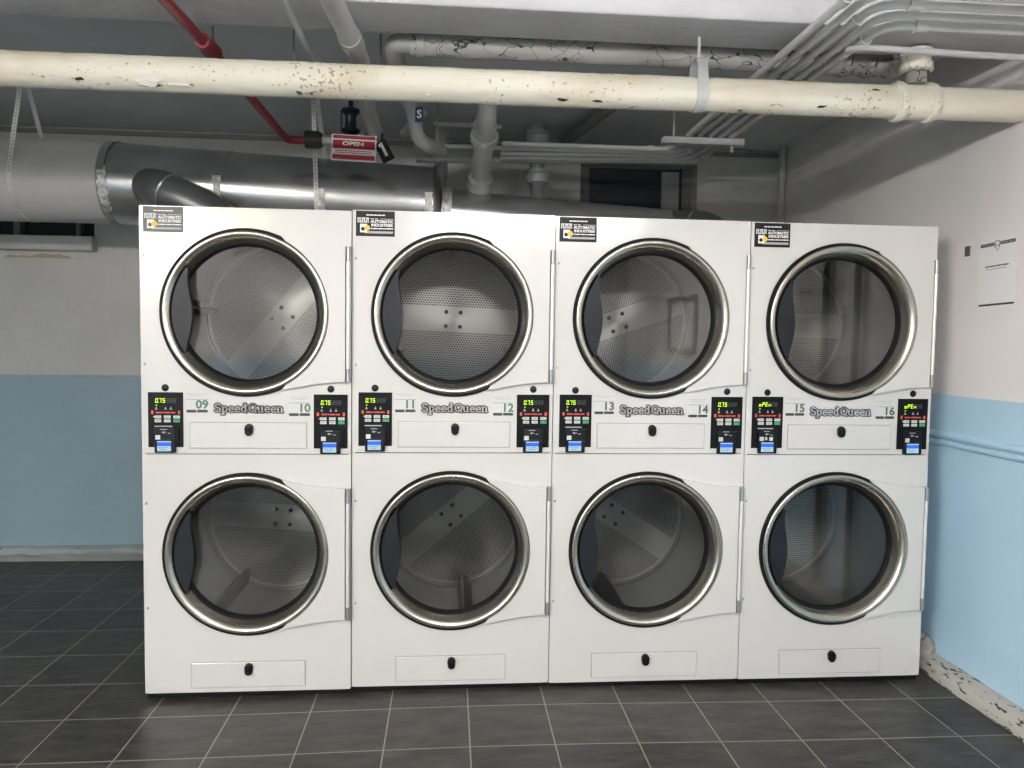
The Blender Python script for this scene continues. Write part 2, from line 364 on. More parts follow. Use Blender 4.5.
def quads(name, rects, m, parent, loc=(0, 0, 0), y=0, th=.0006, rot=None):
    """thin raised rectangles in the x-z plane"""
    b = B()
    for x0, z0, x1, z1 in rects: box(b, (min(x0, x1), y-th, min(z0, z1)), (max(x0, x1), y, max(z0, z1)))
    if rot: bmesh.ops.transform(b, matrix=rot, verts=b.verts)
    return obj(name, b, m, parent, loc=loc)
def dup_tree(o, parent):
    c = o.copy(); C.objects.link(c); c.parent = parent
    for ch in list(o.children): dup_tree(ch, c)
    return c

# ------------------------------------------------------------------ the room
WX, YB, ZC = 3.37, 2.0, 2.72
XL, YF = -3.2, -6.2
def zf(x, y): return .015*math.exp(-((x-1.4)/.85)**2)-.007
b = B(); nx, ny = 90, 60
g = [[b.verts.new((XL+(WX+.1-XL)*i/nx, YF+(YB+.1-YF)*j/ny, 0)) for i in range(nx+1)] for j in range(ny+1)]
for row in g:
    for v in row: v.co.z = zf(v.co.x, v.co.y)
for j in range(ny):
    for i in range(nx): b.faces.new((g[j][i], g[j][i+1], g[j+1][i+1], g[j+1][i]))
struct(obj('floor', b, 'tile', smooth=True))
struct(bx('ceiling', (XL-.1, YF-.1, ZC), (WX+.1, YB+.3, ZC+.1), 'ceil'))
# back wall with two openings
b = B(); T0, T1 = YB, YB+.28
O1 = (2.03, 2.24, 2.815, 2.615); O2 = (-2.3, 2.044, -1.045, 2.5)
xs = [XL-.1, O2[0], O2[2], O1[0], O1[2], WX+.1]
for x0, x1, gap in ((xs[0], xs[1], None), (xs[1], xs[2], O2), (xs[2], xs[3], None), (xs[3], xs[4], O1), (xs[4], xs[5], None)):
    if gap:
        box(b, (x0, T0, -.05), (x1, T1, gap[1])); box(b, (x0, T0, gap[3]), (x1, T1, ZC))
    else: box(b, (x0, T0, -.05), (x1, T1, ZC))
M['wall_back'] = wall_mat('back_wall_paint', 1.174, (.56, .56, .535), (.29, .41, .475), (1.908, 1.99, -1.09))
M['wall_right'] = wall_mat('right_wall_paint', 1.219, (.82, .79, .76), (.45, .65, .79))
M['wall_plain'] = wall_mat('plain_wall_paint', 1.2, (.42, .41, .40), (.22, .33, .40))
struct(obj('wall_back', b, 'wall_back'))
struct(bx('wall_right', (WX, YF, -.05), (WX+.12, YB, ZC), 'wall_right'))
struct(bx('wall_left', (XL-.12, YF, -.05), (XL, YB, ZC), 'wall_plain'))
struct(bx('wall_front', (XL, YF-.12, -.05), (WX, YF, ZC), 'wall_plain'))
# paint ridge on the back wall at the colour change
struct(bx('trim_3', (XL, YB-.006, 1.171), (0.2, YB, 1.178), 'base_blue'))
# beam crossing the ceiling in front of the dryers
b = B(); box(b, (XL, -.385, 2.56), (WX, -.13, ZC), .006)
o = struct(obj('ceiling_beam', b, 'beam'))
# shallow lip where ceiling meets the back wall
struct(bx('trim_4', (XL, YB-.02, 2.676), (WX, YB, 2.704), 'dark_pipe', bev=.006))

# windows
w = bpy.data.objects.new('window_1', None); C.objects.link(w); struct(w)
struct(bx('window_panel', (2.03, 2.12, 2.24), (2.815, 2.13, 2.625), 'frame', w))
struct(bx('window_opening', (2.11, 2.105, 2.24), (2.60, 2.115, 2.60), 'navy', w))
struct(bx('pane', (2.602, 2.10, 2.27), (2.722, 2.106, 2.585), 'greyglass', w))
b = B(); box(b, (2.722, 2.08, 2.24), (2.735, 2.12, 2.60)); box(b, (2.602, 2.095, 2.585), (2.722, 2.12, 2.60)); box(b, (2.602, 2.095, 2.24), (2.722, 2.12, 2.27))
struct(obj('window_frame', b, 'navy', w))
w = bpy.data.objects.new('window_2', None); C.objects.link(w); struct(w)
struct(bx('pane', (-2.3, 2.16, 2.04), (-1.045, 2.165, 2.5), 'navy', w))
b = B()
for x0, x1 in ((-1.585, -1.545), (-1.205, -1.175), (-2.3, -2.25)): box(b, (x0, 2.10, 2.04), (x1, 2.17, 2.5), .003)
box(b, (-2.3, 2.10, 2.04), (-1.045, 2.17, 2.06)); box(b, (-2.3, 2.10, 2.46), (-1.045, 2.17, 2.5))
struct(obj('window_frame', b, 'frame', w))
b = B(); box(b, (-2.4, 1.93, 1.952), (-1.03, 2.05, 2.042), .008); struct(obj('window_sill', b, 'wall_back', w))

# curbs at the wall feet
def curb(name, p0, p1, inward, prof, m, wob, seed):
    """prof: (distance from wall, height)"""
    p0, p1 = Vector(p0), Vector(p1); n = int((p1-p0).length/.03)+1; b = B(); rings = []
    for i in range(n+1):
        p = p0.lerp(p1, i/n); ring = []
        for k, (d, h) in enumerate(prof):
            q = p+Vector(inward)*d+Vector((0, 0, h))
            if 0 < k < len(prof)-1: q += Vector(inward)*noise.noise(Vector((i*.23, k*1.7, seed)))*wob+Vector((0, 0, noise.noise(Vector((i*.31, k*2.1, seed+9)))*wob))
            ring.append(q)
        rings.append(ring)
    loft(b, rings); return struct(obj(name, b, m, smooth=True, ang=50))
curb('baseboard_right', (WX, YF, 0), (WX, YB, 0), (-1, 0, 0), [(0, -.03), (.088, -.03), (.086, .012), (.078, .034), (.058, .050), (.03, .056), (0, .058)], 'base', .010, 3)
curb('baseboard_back', (XL, YB, 0), (WX, YB, 0), (0, -1, 0), [(0, -.03), (.03, -.03), (.04, .025), (.055, .042), (.052, .070), (.035, .084), (0, .088)], 'base_blue', .010, 11)
# twin moulding on the right wall
for k, (z, r) in enumerate(((1.039, .016), (1.005, .014))):
    b = B(); n = 10
    ring = [(WX+.001, z-r)]+[(WX-r*1.1*math.sin(PI*i/n), z-r*math.cos(PI*i/n)) for i in range(1, n)]+[(WX+.001, z+r)]
    loft(b, [[Vector((x, y, zz)) for x, zz in ring] for y in (YF, YB)])
    struct(obj('trim_%d' % (k+1), b, 'rail', smooth=True))

# broken plaster at the wall foot behind the last dryer
b = B()
for i in range(9):
    r = bmesh.ops.create_icosphere(b, subdivisions=2, radius=.03+.016*random.random())
    c = Vector((3.33+.025*random.random(), .16+.16*random.random(), .055+.055*random.random()))
    for v in r['verts']:
        v.co = v.co*(1+.35*noise.noise(v.co*40+Vector((i, 0, 0))))+c
tag(obj('plaster_lump', b, 'plaster', smooth=True), 'crumbling lump of grey plaster at the foot of the blue wall beside the last dryer', 'plaster')

# ------------------------------------------------------------------ dryers
PITCH, WID, DEP, HT, B0 = .80, .797, 1.0, 1.9016, .025
ZU, ZL, XC = 1.525-.0, .578, .397
RING = 'door_ring'
def ring_mesh():
    b = B()
    prof = [(.3130, -.004), (.3135, -.013), (.3115, -.0180), (.307, -.0200), (.301, -.0195), (.294, -.0155), (.287, -.007), (.281, .006), (.276, .020), (.2715, .034), (.277, .036), (.296, -.002)]
    lathe(b, prof, 96, closed=True); return b
def arc(r, a0, a1, n, c=(0, 0)): return [(c[0]+r*math.cos(a0+(a1-a0)*i/n), c[1]+r*math.sin(a0+(a1-a0)*i/n)) for i in range(n+1)]
def wing_poly():
    a = math.acos(.135/.3155)
    p = [(.135, -.2975)]
    bot = [(.160, -.2925), (.20, -.285), (.25, -.275), (.30, -.268), (.345, -.265), (.379, -.265)]
    top = [(.379, .262), (.345, .263), (.30, .266), (.25, .272), (.20, .281), (.160, .290)]
    inner = arc(.3155, math.atan2(.285, .135), -math.atan2(.285, .135), 40)
    return [(.135, -.296)]+bot+top+[(.135, .296)]+inner[1:-1]
def grip_poly():
    ed = [(-.216, .165), (-.2195, .13), (-.216, .09), (-.209, .05), (-.204, .01), (-.2035, -.02), (-.207, -.055), (-.214, -.09), (-.222, -.12), (-.226, -.15)]
    a0 = math.atan2(-.15, -.226); a1 = math.atan2(.165, -.216)
    a0 += 2*PI
    out = arc(.279, a0, a1, 30)
    return [(x, z) for x, z in ed]+out
def build_door(par):
    d = bpy.data.objects.new('door', None); C.objects.link(d); d.parent = par
    b = B(); lathe(b, [(.3245, -.0003), (.3245, -.008), (.3215, -.011), (.309, -.011), (.309, -.0003)], 96, closed=True); obj('outer_gasket', b, 'rubber', d, smooth=True)
    obj(RING, ring_mesh(), 'chrome', d, smooth=True, ang=60)
    b = B(); lathe(b, [(.279, .036), (.274, .030), (.269, .030), (.264, .036), (.2595, .044), (.2595, .050), (.279, .050)], 96, closed=True); obj('inner_gasket', b, 'rubber', d, smooth=True)
    b = B(); lathe(b, [(0, 0), (.08, 0), (.16, 0), (.263, 0)], 72); 
    obj('glass', b, 'glass', d, smooth=True, loc=(0, .046, 0))
    b = B(); prism(b, wing_poly(), -.020, -.001)
    es = [e for e in b.edges if all(abs(v.co.y+.020) < 1e-5 for v in e.verts)]
    bmesh.ops.bevel(b, geom=es, offset=.003, segments=2, affect='EDGES', profile=.6)
    obj('door_wing', b, 'enamel', d)
    b = B(); prism(b, grip_poly(), -.008, .020)
    obj('door_grip', b, 'grip', d)
    h = bx('hinge', (.3815, -.012, -.264), (.4005, -.001, .262), 'hinge', d, bev=.002)
    b = B(); tube(b, [(.389, -.017, -.24), (.389, -.017, .225)], .0068, 12); obj('hinge_rod', b, 'rod', d, smooth=True)
    for z0, z1 in ((.205, .262), (-.264, -.212)):
        b = B(); tube(b, [(.390, -.016, z0), (.390, -.016, z1)], .0088, 12); obj('hinge_knuckle', b, 'hinge', d, smooth=True)
    return d
def build_drum(par):
    d = B(); Rr = .36
    lathe(d, [(.276, .054), (.300, .060), (Rr, .085), (Rr, .64), (Rr-.004, .656), (Rr-.015, .656), (Rr-.015, .652), (Rr-.004, .648), (Rr-.004, .090), (.298, .066), (.276, .060)], 80, closed=True)
    dr = obj('drum', d, 'drum', par, smooth=True)
    return dr
def drum_fill(dr, rot, ribs):
    b = B(); lathe(b, [(0, 0), (.06, 0), (.2, .0), (.32, 0), (.334, 0), (.337, .007), (.343, .007), (.346, 0), (.352, 0), (.352, .011), (0, .011)], 80)
    bk = obj('drum_back', b, 'perf', dr, smooth=True, loc=(0, .640, 0)); bk.rotation_euler = (0, -R(rot), 0)
    for sx, sz in ((1, 1), (1, -1), (-1, 1), (-1, -1)):
        b = B(); lathe(b, [(0, -.004), (.008, -.004), (.010, -.001), (.010, .001)], 12)
        p = Matrix.Rotation(-R(rot), 4, 'Y') @ Vector((sx*.034, 0, sz*.034))
        obj('bolt', b, 'rubber', dr, loc=(p.x, .639, p.z))
    for a in ribs:
        b = B(); sec0 = [(.352, -.032), (.30, -.014), (.272, -.005), (.272, .005), (.30, .014), (.352, .032)]
        rings = []
        for y, k in ((.10, .55), (.14, .9), (.30, 1), (.55, 1), (.615, .8), (.63, .5)):
            rings.append([Vector((.352-(.352-r)*k, y, t)) for r, t in sec0])
        loft(b, rings)
        bf = obj('baffle', b, 'baffle', dr, smooth=True, ang=30); bf.rotation_euler = (0, -R(a), 0)
def panel_hole(bm, x0, x1, z0, z1, cx, cz, r, y0, y1, n=64):
    """flat panel with a round opening"""
    import itertools
    def rect(a):
        co, s = math.cos(a), math.sin(a); t = 1e9
        if co > 1e-9: t = min(t, (x1-cx)/co)
        if co < -1e-9: t = min(t, (x0-cx)/co)
        if s > 1e-9: t = min(t, (z1-cz)/s)
        if s < -1e-9: t = min(t, (z0-cz)/s)
        return (cx+co*t, cz+s*t)
    angs = sorted({2*PI*i/n for i in range(n)} | {math.atan2(z-cz, x-cx) % (2*PI) for x in (x0, x1) for z in (z0, z1)})
    rings = []
    for a in angs:
        ix, iz = cx+r*math.cos(a), cz+r*math.sin(a); ox, oz = rect(a)
        rings.append([Vector((ix, y0, iz)), Vector((ox, y0, oz)), Vector((ox, y1, oz)), Vector((ix, y1, iz))])
    loft(bm, rings, closed=True)

SEG = {'0': 'abcdef', '1': 'bc', '5': 'acdfg', '7': 'abc', 'o': 'cdeg', 'P': 'abefg', 'E': 'adefg', 'n': 'ceg', '8': 'abcdefg'}
def seg_rects(b, ch, x, z, w, h, t, sl=.12):
    def q(x0, z0, x1, z1):
        pts = [(x0, z0), (x1, z0), (x1, z1), (x0, z1)]
        prism(b, [(x+px+sl*pz, z+pz) for px, pz in pts], -.0008, 0)
    S = SEG[ch]; g = t*.25
    if 'a' in S: q(g, h-t, w-g, h)
    if 'd' in S: q(g, 0, w-g, t)
    if 'g' in S: q(g, h/2-t/2, w-g, h/2+t/2)
    if 'f' in S: q(0, h/2+g, t, h-g)
    if 'e' in S: q(0, g, t, h/2-g)
    if 'b' in S: q(w-t, h/2+g, w, h-g)
    if 'c' in S: q(w-t, g, w, h/2-g)
def build_panel(par, x, z, word, triple=False):
    """control panel; x, z = lower left corner"""
    P = B(); box(P, (x, -.004, z), (x+.131, 0, z+.213), .001)
    p = obj('control_panel', P, 'panel', par); y = -.0042
    zt = z+.213
    b = B(); cx = x+.027
    for ch in word:
        if ch == '.':
            box(b, (cx-.0022, -.0008, zt-.0405), (cx+.0006, 0, zt-.0378)); continue
        seg_rects(b, ch, cx, zt-.0405, .0098, .0175, .0027); cx += .0136
    obj('display', b, 'led', p, loc=(0, y, 0))
    b = B()
    for i in range(3): seg_rects(b, '8', x+.0705+i*.0125, zt-.0405, .009, .0175, .0022)
    obj('unlit_display', b, 'ghost', p, loc=(0, y, 0))
    quads('indicator_light', [(x+.030, zt-.052, x+.0345, zt-.0485)], 'led', p, y=y)
    for ix in (.031, .066, .086):
        b = B(); prism(b, [(x+ix-.0052, zt-.0665), (x+ix+.0052, zt-.0665), (x+ix+.0052, zt-.0648), (x+ix+.0026, zt-.0640), (x+ix+.0010, zt-.0560), (x+ix-.0010, zt-.0560), (x+ix-.0026, zt-.0640), (x+ix-.0052, zt-.0648)], y-.0006, y)
        obj('panel_icon', b, 'icon', p)
    b = B()
    for ix in (.0165, .1165): box(b, (x+ix-.0045, y-.0008, zt-.085), (x+ix+.0045, y, zt-.071), .0004)
    for i, (a, c) in enumerate(((.030, .052), (.0545, .060), (.0625, .083), (.0855, .102))): box(b, (x+a, y-.0006, zt-.0815), (x+c, y, zt-.0755))
    obj('red_print', b, 'redprint', p)
    for i, (bxp, bz) in enumerate([(bx_, bz_) for bz_ in (.0955, .1105) for bx_ in (.0375, .0725, .1075)]):
        b = B(); box(b, (x+bxp-.0125, y-.0022, zt-bz-.0058), (x+bxp+.0125, y, zt-bz+.0058), .0012)
        bt = obj('button', b, 'green' if i == 5 else 'button', p)
        if i != 5: quads('button_print', [(x+bxp-.007, zt-bz-.0012, x+bxp+.007, zt-bz+.0012)], 'grey_print', p, y=y-.0022)
    quads('yellow_marks', [(x+.0205, zt-.0965, x+.0235, zt-.0935)], 'led', p, y=y)
    # card reader
    rx0, rx1, rz0, rz1 = x+.0265, x+.104, z-.021, z+.078
    b = B()
    prof = [(0, rz1), (-.009, rz1-.002), (-.0115, rz1-.006), (-.0125, z+.030), (-.016, rz0+.046), (-.016, rz0+.004), (-.013, rz0), (0, rz0)]
    loft(b, [[Vector((xx, yy, zz)) for yy, zz in prof] for xx in (rx0, rx1)])
    bmesh.ops.bevel(b, geom=b.edges[:], offset=.002, segments=1, affect='EDGES')
    r = obj('card_reader', b, 'reader', par)
    b = B(); box(b, (rx1-.004, -.011, z+.004), (rx1+.0125, 0, rz1-.004), .003); obj('card_slot', b, 'panel', r)
    fy = -.0165
    quads('screen', [(rx0+.011, rz0+.007, rx1-.015, rz0+.046)], 'scr_white', r, y=fy)
    quads('screen_banner', [(rx0+.011, rz0+.027, rx1-.015, rz0+.0415)], 'scr_blue', r, y=fy-.0006)
    quads('screen_print', [(rx0+.014, rz0+.0195, rx0+.030, rz0+.0225), (rx0+.034, rz0+.0195, rx0+.050, rz0+.0225), (rx0+.020, rz0+.013, rx0+.044, rz0+.0155)], 'scr_text', r, y=fy-.0006)
    yy = -.0405
    sq = [(rx0+.004, rz0+.052, rx0+.022, rz0+.069)]
    if triple: sq += [(rx0+.027, rz0+.056, rx0+.036, rz0+.068), (rx0+.045, rz0+.053, rx0+.060, rz0+.068)]
    quads('reader_mark', sq, 'button', r, y=-.0148)
    quads('reader_print', [(rx0+.022, rz1-.0095, rx0+.048, rz1-.0065), (rx0+.030, rz1-.023, rx0+.038, rz1-.016), (rx0+.041, rz1-.0215, rx0+.044, rz1-.0175), (rx0+.050, rz1-.0245, rx0+.060, rz1-.0215), (rx0+.0265, rz1-.021, rx0+.028, rz1-.018)], 'icon', r, y=-.0130)
    if x < .3: quads('reader_lamp', [(rx0-.002, rz1+.001, rx0+.064, rz1+.0055)], 'icon', p, y=y)
    return p
def greek(x0, x1, z, h, seed, gap=.0025):
    rnd = random.Random(seed); out = []; x = x0
    while x < x1-.002:
        w = min(x1-x, .004+.012*rnd.random()); out.append((x, z-h/2, x+w, z+h/2)); x += w+gap
    return out
def number_sticker(par, x, z, num, m):
    s = quads('number_sticker', [(x, z-.082, x+.086, z)], 'label_white', par, y=-.0002, th=.0004)
    y = -.0008
    g = greek(x+.004, x+.082, z-.007, .0020, num)+greek(x+.012, x+.072, z-.0145, .0018, num+3)
    quads('fine_print', g, 'grey_print', s, y=y, th=.0003)
    quads('fine_print', greek(x+.002, x+.084, z-.029, .0030, num+7, .0015), 'grey_print', s, y=y, th=.0003)
    text('number', '%02d' % num, .045, m, s, (x+.062, y, z-.050), .0014, xs=1.06)
    quads('bar_print', [(x+.003, z-.0805, x+.040, z-.0695), (x+.043, z-.080, x+.083, z-.069)], 'dark_print', s, y=y, th=.0003)
def company_sticker(par, faded):
    x, z, w, h = .013, 1.9235, .150, .0975
    bgm = 'sticker_grey' if faded else 'sticker_black'
    s = quads('company_sticker', [(x, z-h, x+w, z)], bgm, par, y=-.0002, th=.0004)
    y = -.0008
    quads('fine_print', greek(x+.040, x+.112, z-.0155, .0042, 5, .0018), 'white_print', s, y=y, th=.0003)
    quads('fine_print', greek(x+.056, x+.088, z-.0300, .0020, 6)+[(x+.094, z-.0305, x+.144, z-.0293)], 'white_print', s, y=y, th=.0003)
    text('sticker_title', 'AUTOMATIC', .0150, 'white_print', s, (x+.1005, y, z-.0405), .0005, xs=1.0)
    text('sticker_title', 'INDUSTRIES', .0150, 'white_print', s, (x+.1005, y, z-.0545), .0005, xs=1.04)
    quads('fine_print', greek(x+.056, x+.146, z-.0675, .0042, 8, .0018), 'white_print', s, y=y, th=.0003)
    quads('sticker_band', [(x+.034, z-.0865, x+.143, z-.0775)], 'icon', s, y=y, th=.0003)
    # emblem: pale block of upright strokes, a white drum-front machine and a yellow cog
    quads('emblem_block', [(x+.006, z-.0455, x+.050, z-.0255)], 'button', s, y=y, th=.0003)
    quads('emblem_stroke', [(x+.011, z-.045, x+.0135, z-.031), (x+.019, z-.040, x+.0225, z-.027), (x+.0275, z-.045, x+.030, z-.033), (x+.036, z-.040, x+.0395, z-.0275), (x+.0445, z-.045, x+.0465, z-.032)], bgm, s, y=y-.0003, th=.0003)
    b = B(); box(b, (x+.016, y-.0004, z-.083), (x+.043, y, z-.050), .0); 
    obj('emblem_machine', b, 'white_print', s)
    b = B(); lathe(b, [(0, 0), (.0075, 0)], 20, c=(x+.027, y-.0007, z-.0695)); obj('emblem_door', b, bgm, s)
    b = B(); lathe(b, [(0, 0), (.0115, 0)], 8, c=(x+.0435, y-.0009, z-.0655)); obj('emblem_cog', b, 'yellow', s)
def knob(par, x, z, tilt=0):
    b = B(); lathe(b, [(0, -.015), (.010, -.015), (.0145, -.0135), (.0155, -.011), (.016, -.003), (.0165, 0)], 28)
    prism(b, [(.0165, 0), (-.0165, 0)]+[(.0150*math.cos(a), -.016-.0150*math.sin(-a)) for a in [R(180+180*k/12) for k in range(13)]], -.0125, 0)
    k = obj('knob', b, 'black', par, smooth=True, loc=(x, -.0045, z))
    return k
def drawer(par, x0, x1, z0, z1, kx, kz):
    bb = B(); box(bb, (x0-.0022, -.0006, z0-.0022), (x1+.0022, .0, z1+.0022))
    b = B(); box(b, (x0, -.0055, z0), (x1, -.0002, z1), .0022)
    d = obj('lint_drawer', b, 'enamel', par)
    obj('drawer_gap', bb, 'grey_print', d)
    knob(d, kx, kz)
    return d

GLY = {'S': (.70, [[(.52, .80), (.42, .93), (.20, .95), (.06, .82), (.06, .64), (.20, .54), (.40, .46), (.54, .34), (.54, .16), (.40, .04), (.16, .04), (.04, .18)]]),
 'p': (.66, [[(.10, .64), (.10, -.30)], [(.10, .52), (.25, .64), (.42, .56), (.50, .32), (.42, .08), (.25, .0), (.10, .10)], [(-.02, -.30), (.24, -.30)], [(-.02, .64), (.10, .64)]]),
 'e': (.62, [[(.06, .33), (.48, .33), (.46, .52), (.28, .64), (.10, .52), (.05, .31), (.10, .08), (.28, 0), (.48, .08)]]),
 'd': (.70, [[(.44, .98), (.44, 0)], [(.30, .98), (.44, .98)], [(.44, 0), (.56, 0)], [(.44, .52), (.28, .64), (.12, .56), (.05, .32), (.12, .08), (.28, .0), (.44, .10)]]),
 ' ': (.06, []),
 'Q': (.88, [[(.39+.34*math.cos(a*PI/8), .5+.46*math.sin(a*PI/8)) for a in range(17)], [(.44, .22), (.74, -.06)]]),
 'u': (.70, [[(.08, .64), (.08, .2), (.16, .03), (.28, .0), (.44, .12)], [(.46, .64), (.46, 0)], [(-.02, .64), (.08, .64)], [(.36, .64), (.46, .64)], [(.46, 0), (.56, 0)]]),
 'n': (.68, [[(.10, .64), (.10, 0)], [(.10, .5), (.24, .64), (.38, .60), (.46, .44), (.46, 0)], [(0, 0), (.2, 0)], [(.38, 0), (.56, 0)], [(0, .64), (.1, .64)]])}
def badge(name, m, par, loc, wd, th):
    word = 'Speed Queen'; tot = sum(GLY[c][0] for c in word)-.12; kx, kz = .258/tot, .0325
    b = B(); x = -tot/2
    def cap(cx, cz):
        r = wd/2; v = [b.verts.new(((cx+r*math.cos(2*PI*i/10))*kx, -th, (cz+r*.95*math.sin(2*PI*i/10))*kz)) for i in range(10)]; b.faces.new(v)
    for c in word:
        adv, st = GLY[c]
        for ln in st:
            for (x0, z0), (x1, z1) in zip(ln, ln[1:]):
                d = Vector((x1-x0, z1-z0)); n = Vector((-d.y, d.x)).normalized()*wd/2
                b.faces.new([b.verts.new(((x+px)*kx, -th, pz*kz)) for px, pz in ((x0+n.x, z0+n.y), (x1+n.x, z1+n.y), (x1-n.x, z1-n.y), (x0-n.x, z0-n.y))])
            for px, pz in ln: cap(x+px, pz)
        x += adv
    return obj(name, b, m, par, loc=loc)
DRY = [  # label, numbers, word, upper band, upper ribs, lower band, lower ribs, logo mats, dz, fwd
 dict(label='white stacked tumble dryer numbered 09 and 10, leftmost of the row, below the duct elbow', n=(9, 10), w='0.75', ub=50, ur=(174, 54), lb=-4, lr=(238, 358, 118), lg=('logo_edge', 'logo_fill'), dz=-.0015, fy=-.007, nm='num'),
 dict(label='white stacked tumble dryer numbered 11 and 12, second from the left', n=(11, 12), w='0.75', ub=-2, ur=(90, 210, 330), lb=40, lr=(281, 41, 161), lg=('logo_edge', 'logo_fill3'), dz=.004, fy=0, nm='num'),
 dict(label='white stacked tumble dryer numbered 13 and 14, third from the left', n=(13, 14), w='0.75', ub=19, ur=(135, 255), lb=-33, lr=(257, 137), lg=('logo_edge3', 'logo_fill3'), dz=.0015, fy=0, nm='num2'),
 dict(label='white stacked tumble dryer numbered 15 and 16, rightmost beside the blue and white wall', n=(15, 16), w='oPEn', ub=0, ur=(285, 165), lb=62, lr=(60, 180), lg=('logo_edge2', 'logo_fill2'), dz=-.0005, fy=0, nm='num2'),
]
proto = None
for i, D in enumerate(DRY):
    x0 = i*PITCH+.0015
    root = thing('tumble_dryer', D['label'], 'dryer', (x0, D['fy'], D['dz']), 'row of stacked tumble dryers')
    if proto is None:
        proto = root; common = []
        zb, zt = B0, B0+HT
        b = B()  # carcass: sides, top, bottom, back, middle deck
        t = .012
        box(b, (0, .004, zb), (t, DEP, zt)); box(b, (WID-t, .004, zb), (WID, DEP, zt)); box(b, (t, .004, zt-t), (WID-t, DEP, zt))
        box(b, (t, .004, zb), (WID-t, DEP, zb+t)); box(b, (t, DEP-t, zb+t), (WID-t, DEP, zt-t)); box(b, (t, .02, .985), (WID-t, DEP-t, 1.0))
        common.append(obj('cabinet', b, 'enamel_edge', root))
        b = B(); panel_hole(b, 0, WID, .9765, zt, XC, ZU, .297, 0, .016); bmesh.ops.bevel(b, geom=[e for e in b.edges if e.calc_length() > 1e-4 and all(abs(v.co.y) < 1e-6 and (v.co.x < 1e-5 or v.co.x > WID-1e-5 or abs(v.co.z-zt) < 1e-5 or abs(v.co.z-.9765) < 1e-5) for v in e.verts)], offset=.002, segments=2, affect='EDGES')
        common.append(obj('upper_front', b, 'enamel', root))
        b = B(); panel_hole(b, 0, WID, zb, .9735, XC, ZL, .297, 0, .016); bmesh.ops.bevel(b, geom=[e for e in b.edges if e.calc_length() > 1e-4 and all(abs(v.co.y) < 1e-6 and (v.co.x < 1e-5 or v.co.x > WID-1e-5 or abs(v.co.z-zb) < 1e-5 or abs(v.co.z-.9735) < 1e-5) for v in e.verts)], offset=.002, segments=2, affect='EDGES')
        common.append(obj('lower_front', b, 'enamel', root))
        for z in (ZU, ZL):
            d = build_door(root); d.location = (XC, 0, z); common.append(d)
        common.append(drawer(root, .181, .625, .9985, 1.0985, .406, 1.079))
        common.append(drawer(root, .177, .618, .0445, .145, .4005, .1265))
        for x in (.089, .718):
            b = B(); lathe(b, [(0, -.0025), (.011, -.0025), (.0135, -.001), (.014, 0)], 24)
            common.append(obj('door_lock', b, 'black', root, smooth=True, loc=(x, 0, 1.232)))
        for z in (1.74, 1.323, .781, .367):
            b = B(); lathe(b, [(0, -.003), (.003, -.0027), (.005, 0)], 14)
            common.append(obj('screw', b, 'hinge', root, smooth=True, loc=(.0135, 0, z)))
        common.append(bx('under_gap_shade', (.006, .010, .004), (WID-.006, DEP-.02, .0262), 'rubber', root))  # black box added to stand for the dark shade under the cabinet
        for x in (.06, WID-.06):
            for y in (.05, DEP-.06):
                b = B(); lathe(b, [(0, 0), (.022, 0), (.024, .004), (.018, .009), (.007, .010), (.007, .035), (0, .035)], 20, axis='Z')
                common.append(obj('foot', b, 'foot', root, smooth=True, loc=(x, y, 0)))
    else:
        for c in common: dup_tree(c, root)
    for ch in root.children:      # levelling feet follow the uneven floor
        if ch.name.startswith('foot'): ch.location.z = zf(x0+ch.location.x, D['fy']+ch.location.y)-D['dz']
    for z, band, ribs in ((ZU, D['ub'], D['ur']), (ZL, D['lb'], D['lr'])):
        dr = build_drum(root); dr.location = (XC, 0, z); drum_fill(dr, band, ribs)
    build_panel(root, .025, 1.002, D['w'], triple=(i == 3)); build_panel(root, .6525, .998, D['w'])
    number_sticker(root, .165, 1.217, D['n'][0], D['nm']); number_sticker(root, .5545, 1.206, D['n'][1], D['nm'])
    company_sticker(root, i == 0)
    lg = badge('brand_badge', D['lg'][0], root, (.404, -.0004, 1.1400), .38, .0008)
    badge('badge_face', D['lg'][1], lg, (0, -.0010, 0), .15, .0004)

# ------------------------------------------------------------------ overhead pipes
def pipe_thing(name, label, cat, pts, r, m, bend=0, n=20, group=None, radii=None):
    b = B(); tube(b, pts, r, n, bend, radii=radii); return tag(obj(name, b, m, smooth=True, ang=50), label, cat, group)
# main cream pipe (built about its own axis)
main = thing('steam_pipe', 'thick cream painted pipe with flaking patches crossing the whole room under the beam', 'pipe', (0, -.22, 2.3445))
b = B(); n = 420; pts = [(-3.19+6.555*i/n, 0, .0036*max(0, (-3.19+6.555*i/n))) for i in range(n+1)]
tube(b, pts, .0605, 32)
for v in b.verts: v.co += Vector((0, v.co.y, v.co.z)).normalized()*(.0022*noise.noise(Vector((v.co.x*5, v.co.y*30, v.co.z*30)))+.0016*noise.noise(Vector((v.co.x*31, v.co.y*60, v.co.z*60))))
obj('pipe_run', b, 'pipe', main, smooth=True)
def mz(x): return .0036*max(0, x)
for x, tl in ((2.865, .10), (2.99, .10)):
    b = B(); lathe(b, [(.0585, -.016), (.071, -.014), (.0755, 0), (.071, .014), (.0585, .016)], 40, axis='X')
    o = obj('fitting_collar', b, 'pipe', main, smooth=True, loc=(x, 0, mz(x))); o.rotation_euler = (0, -.12, 0)
b = B(); lathe(b, [(.059, -.06), (.064, -.055), (.064, .055), (.059, .06)], 40, axis='X'); obj('tee_body', b, 'pipe', main, smooth=True, loc=(2.928, 0, mz(2.93)))
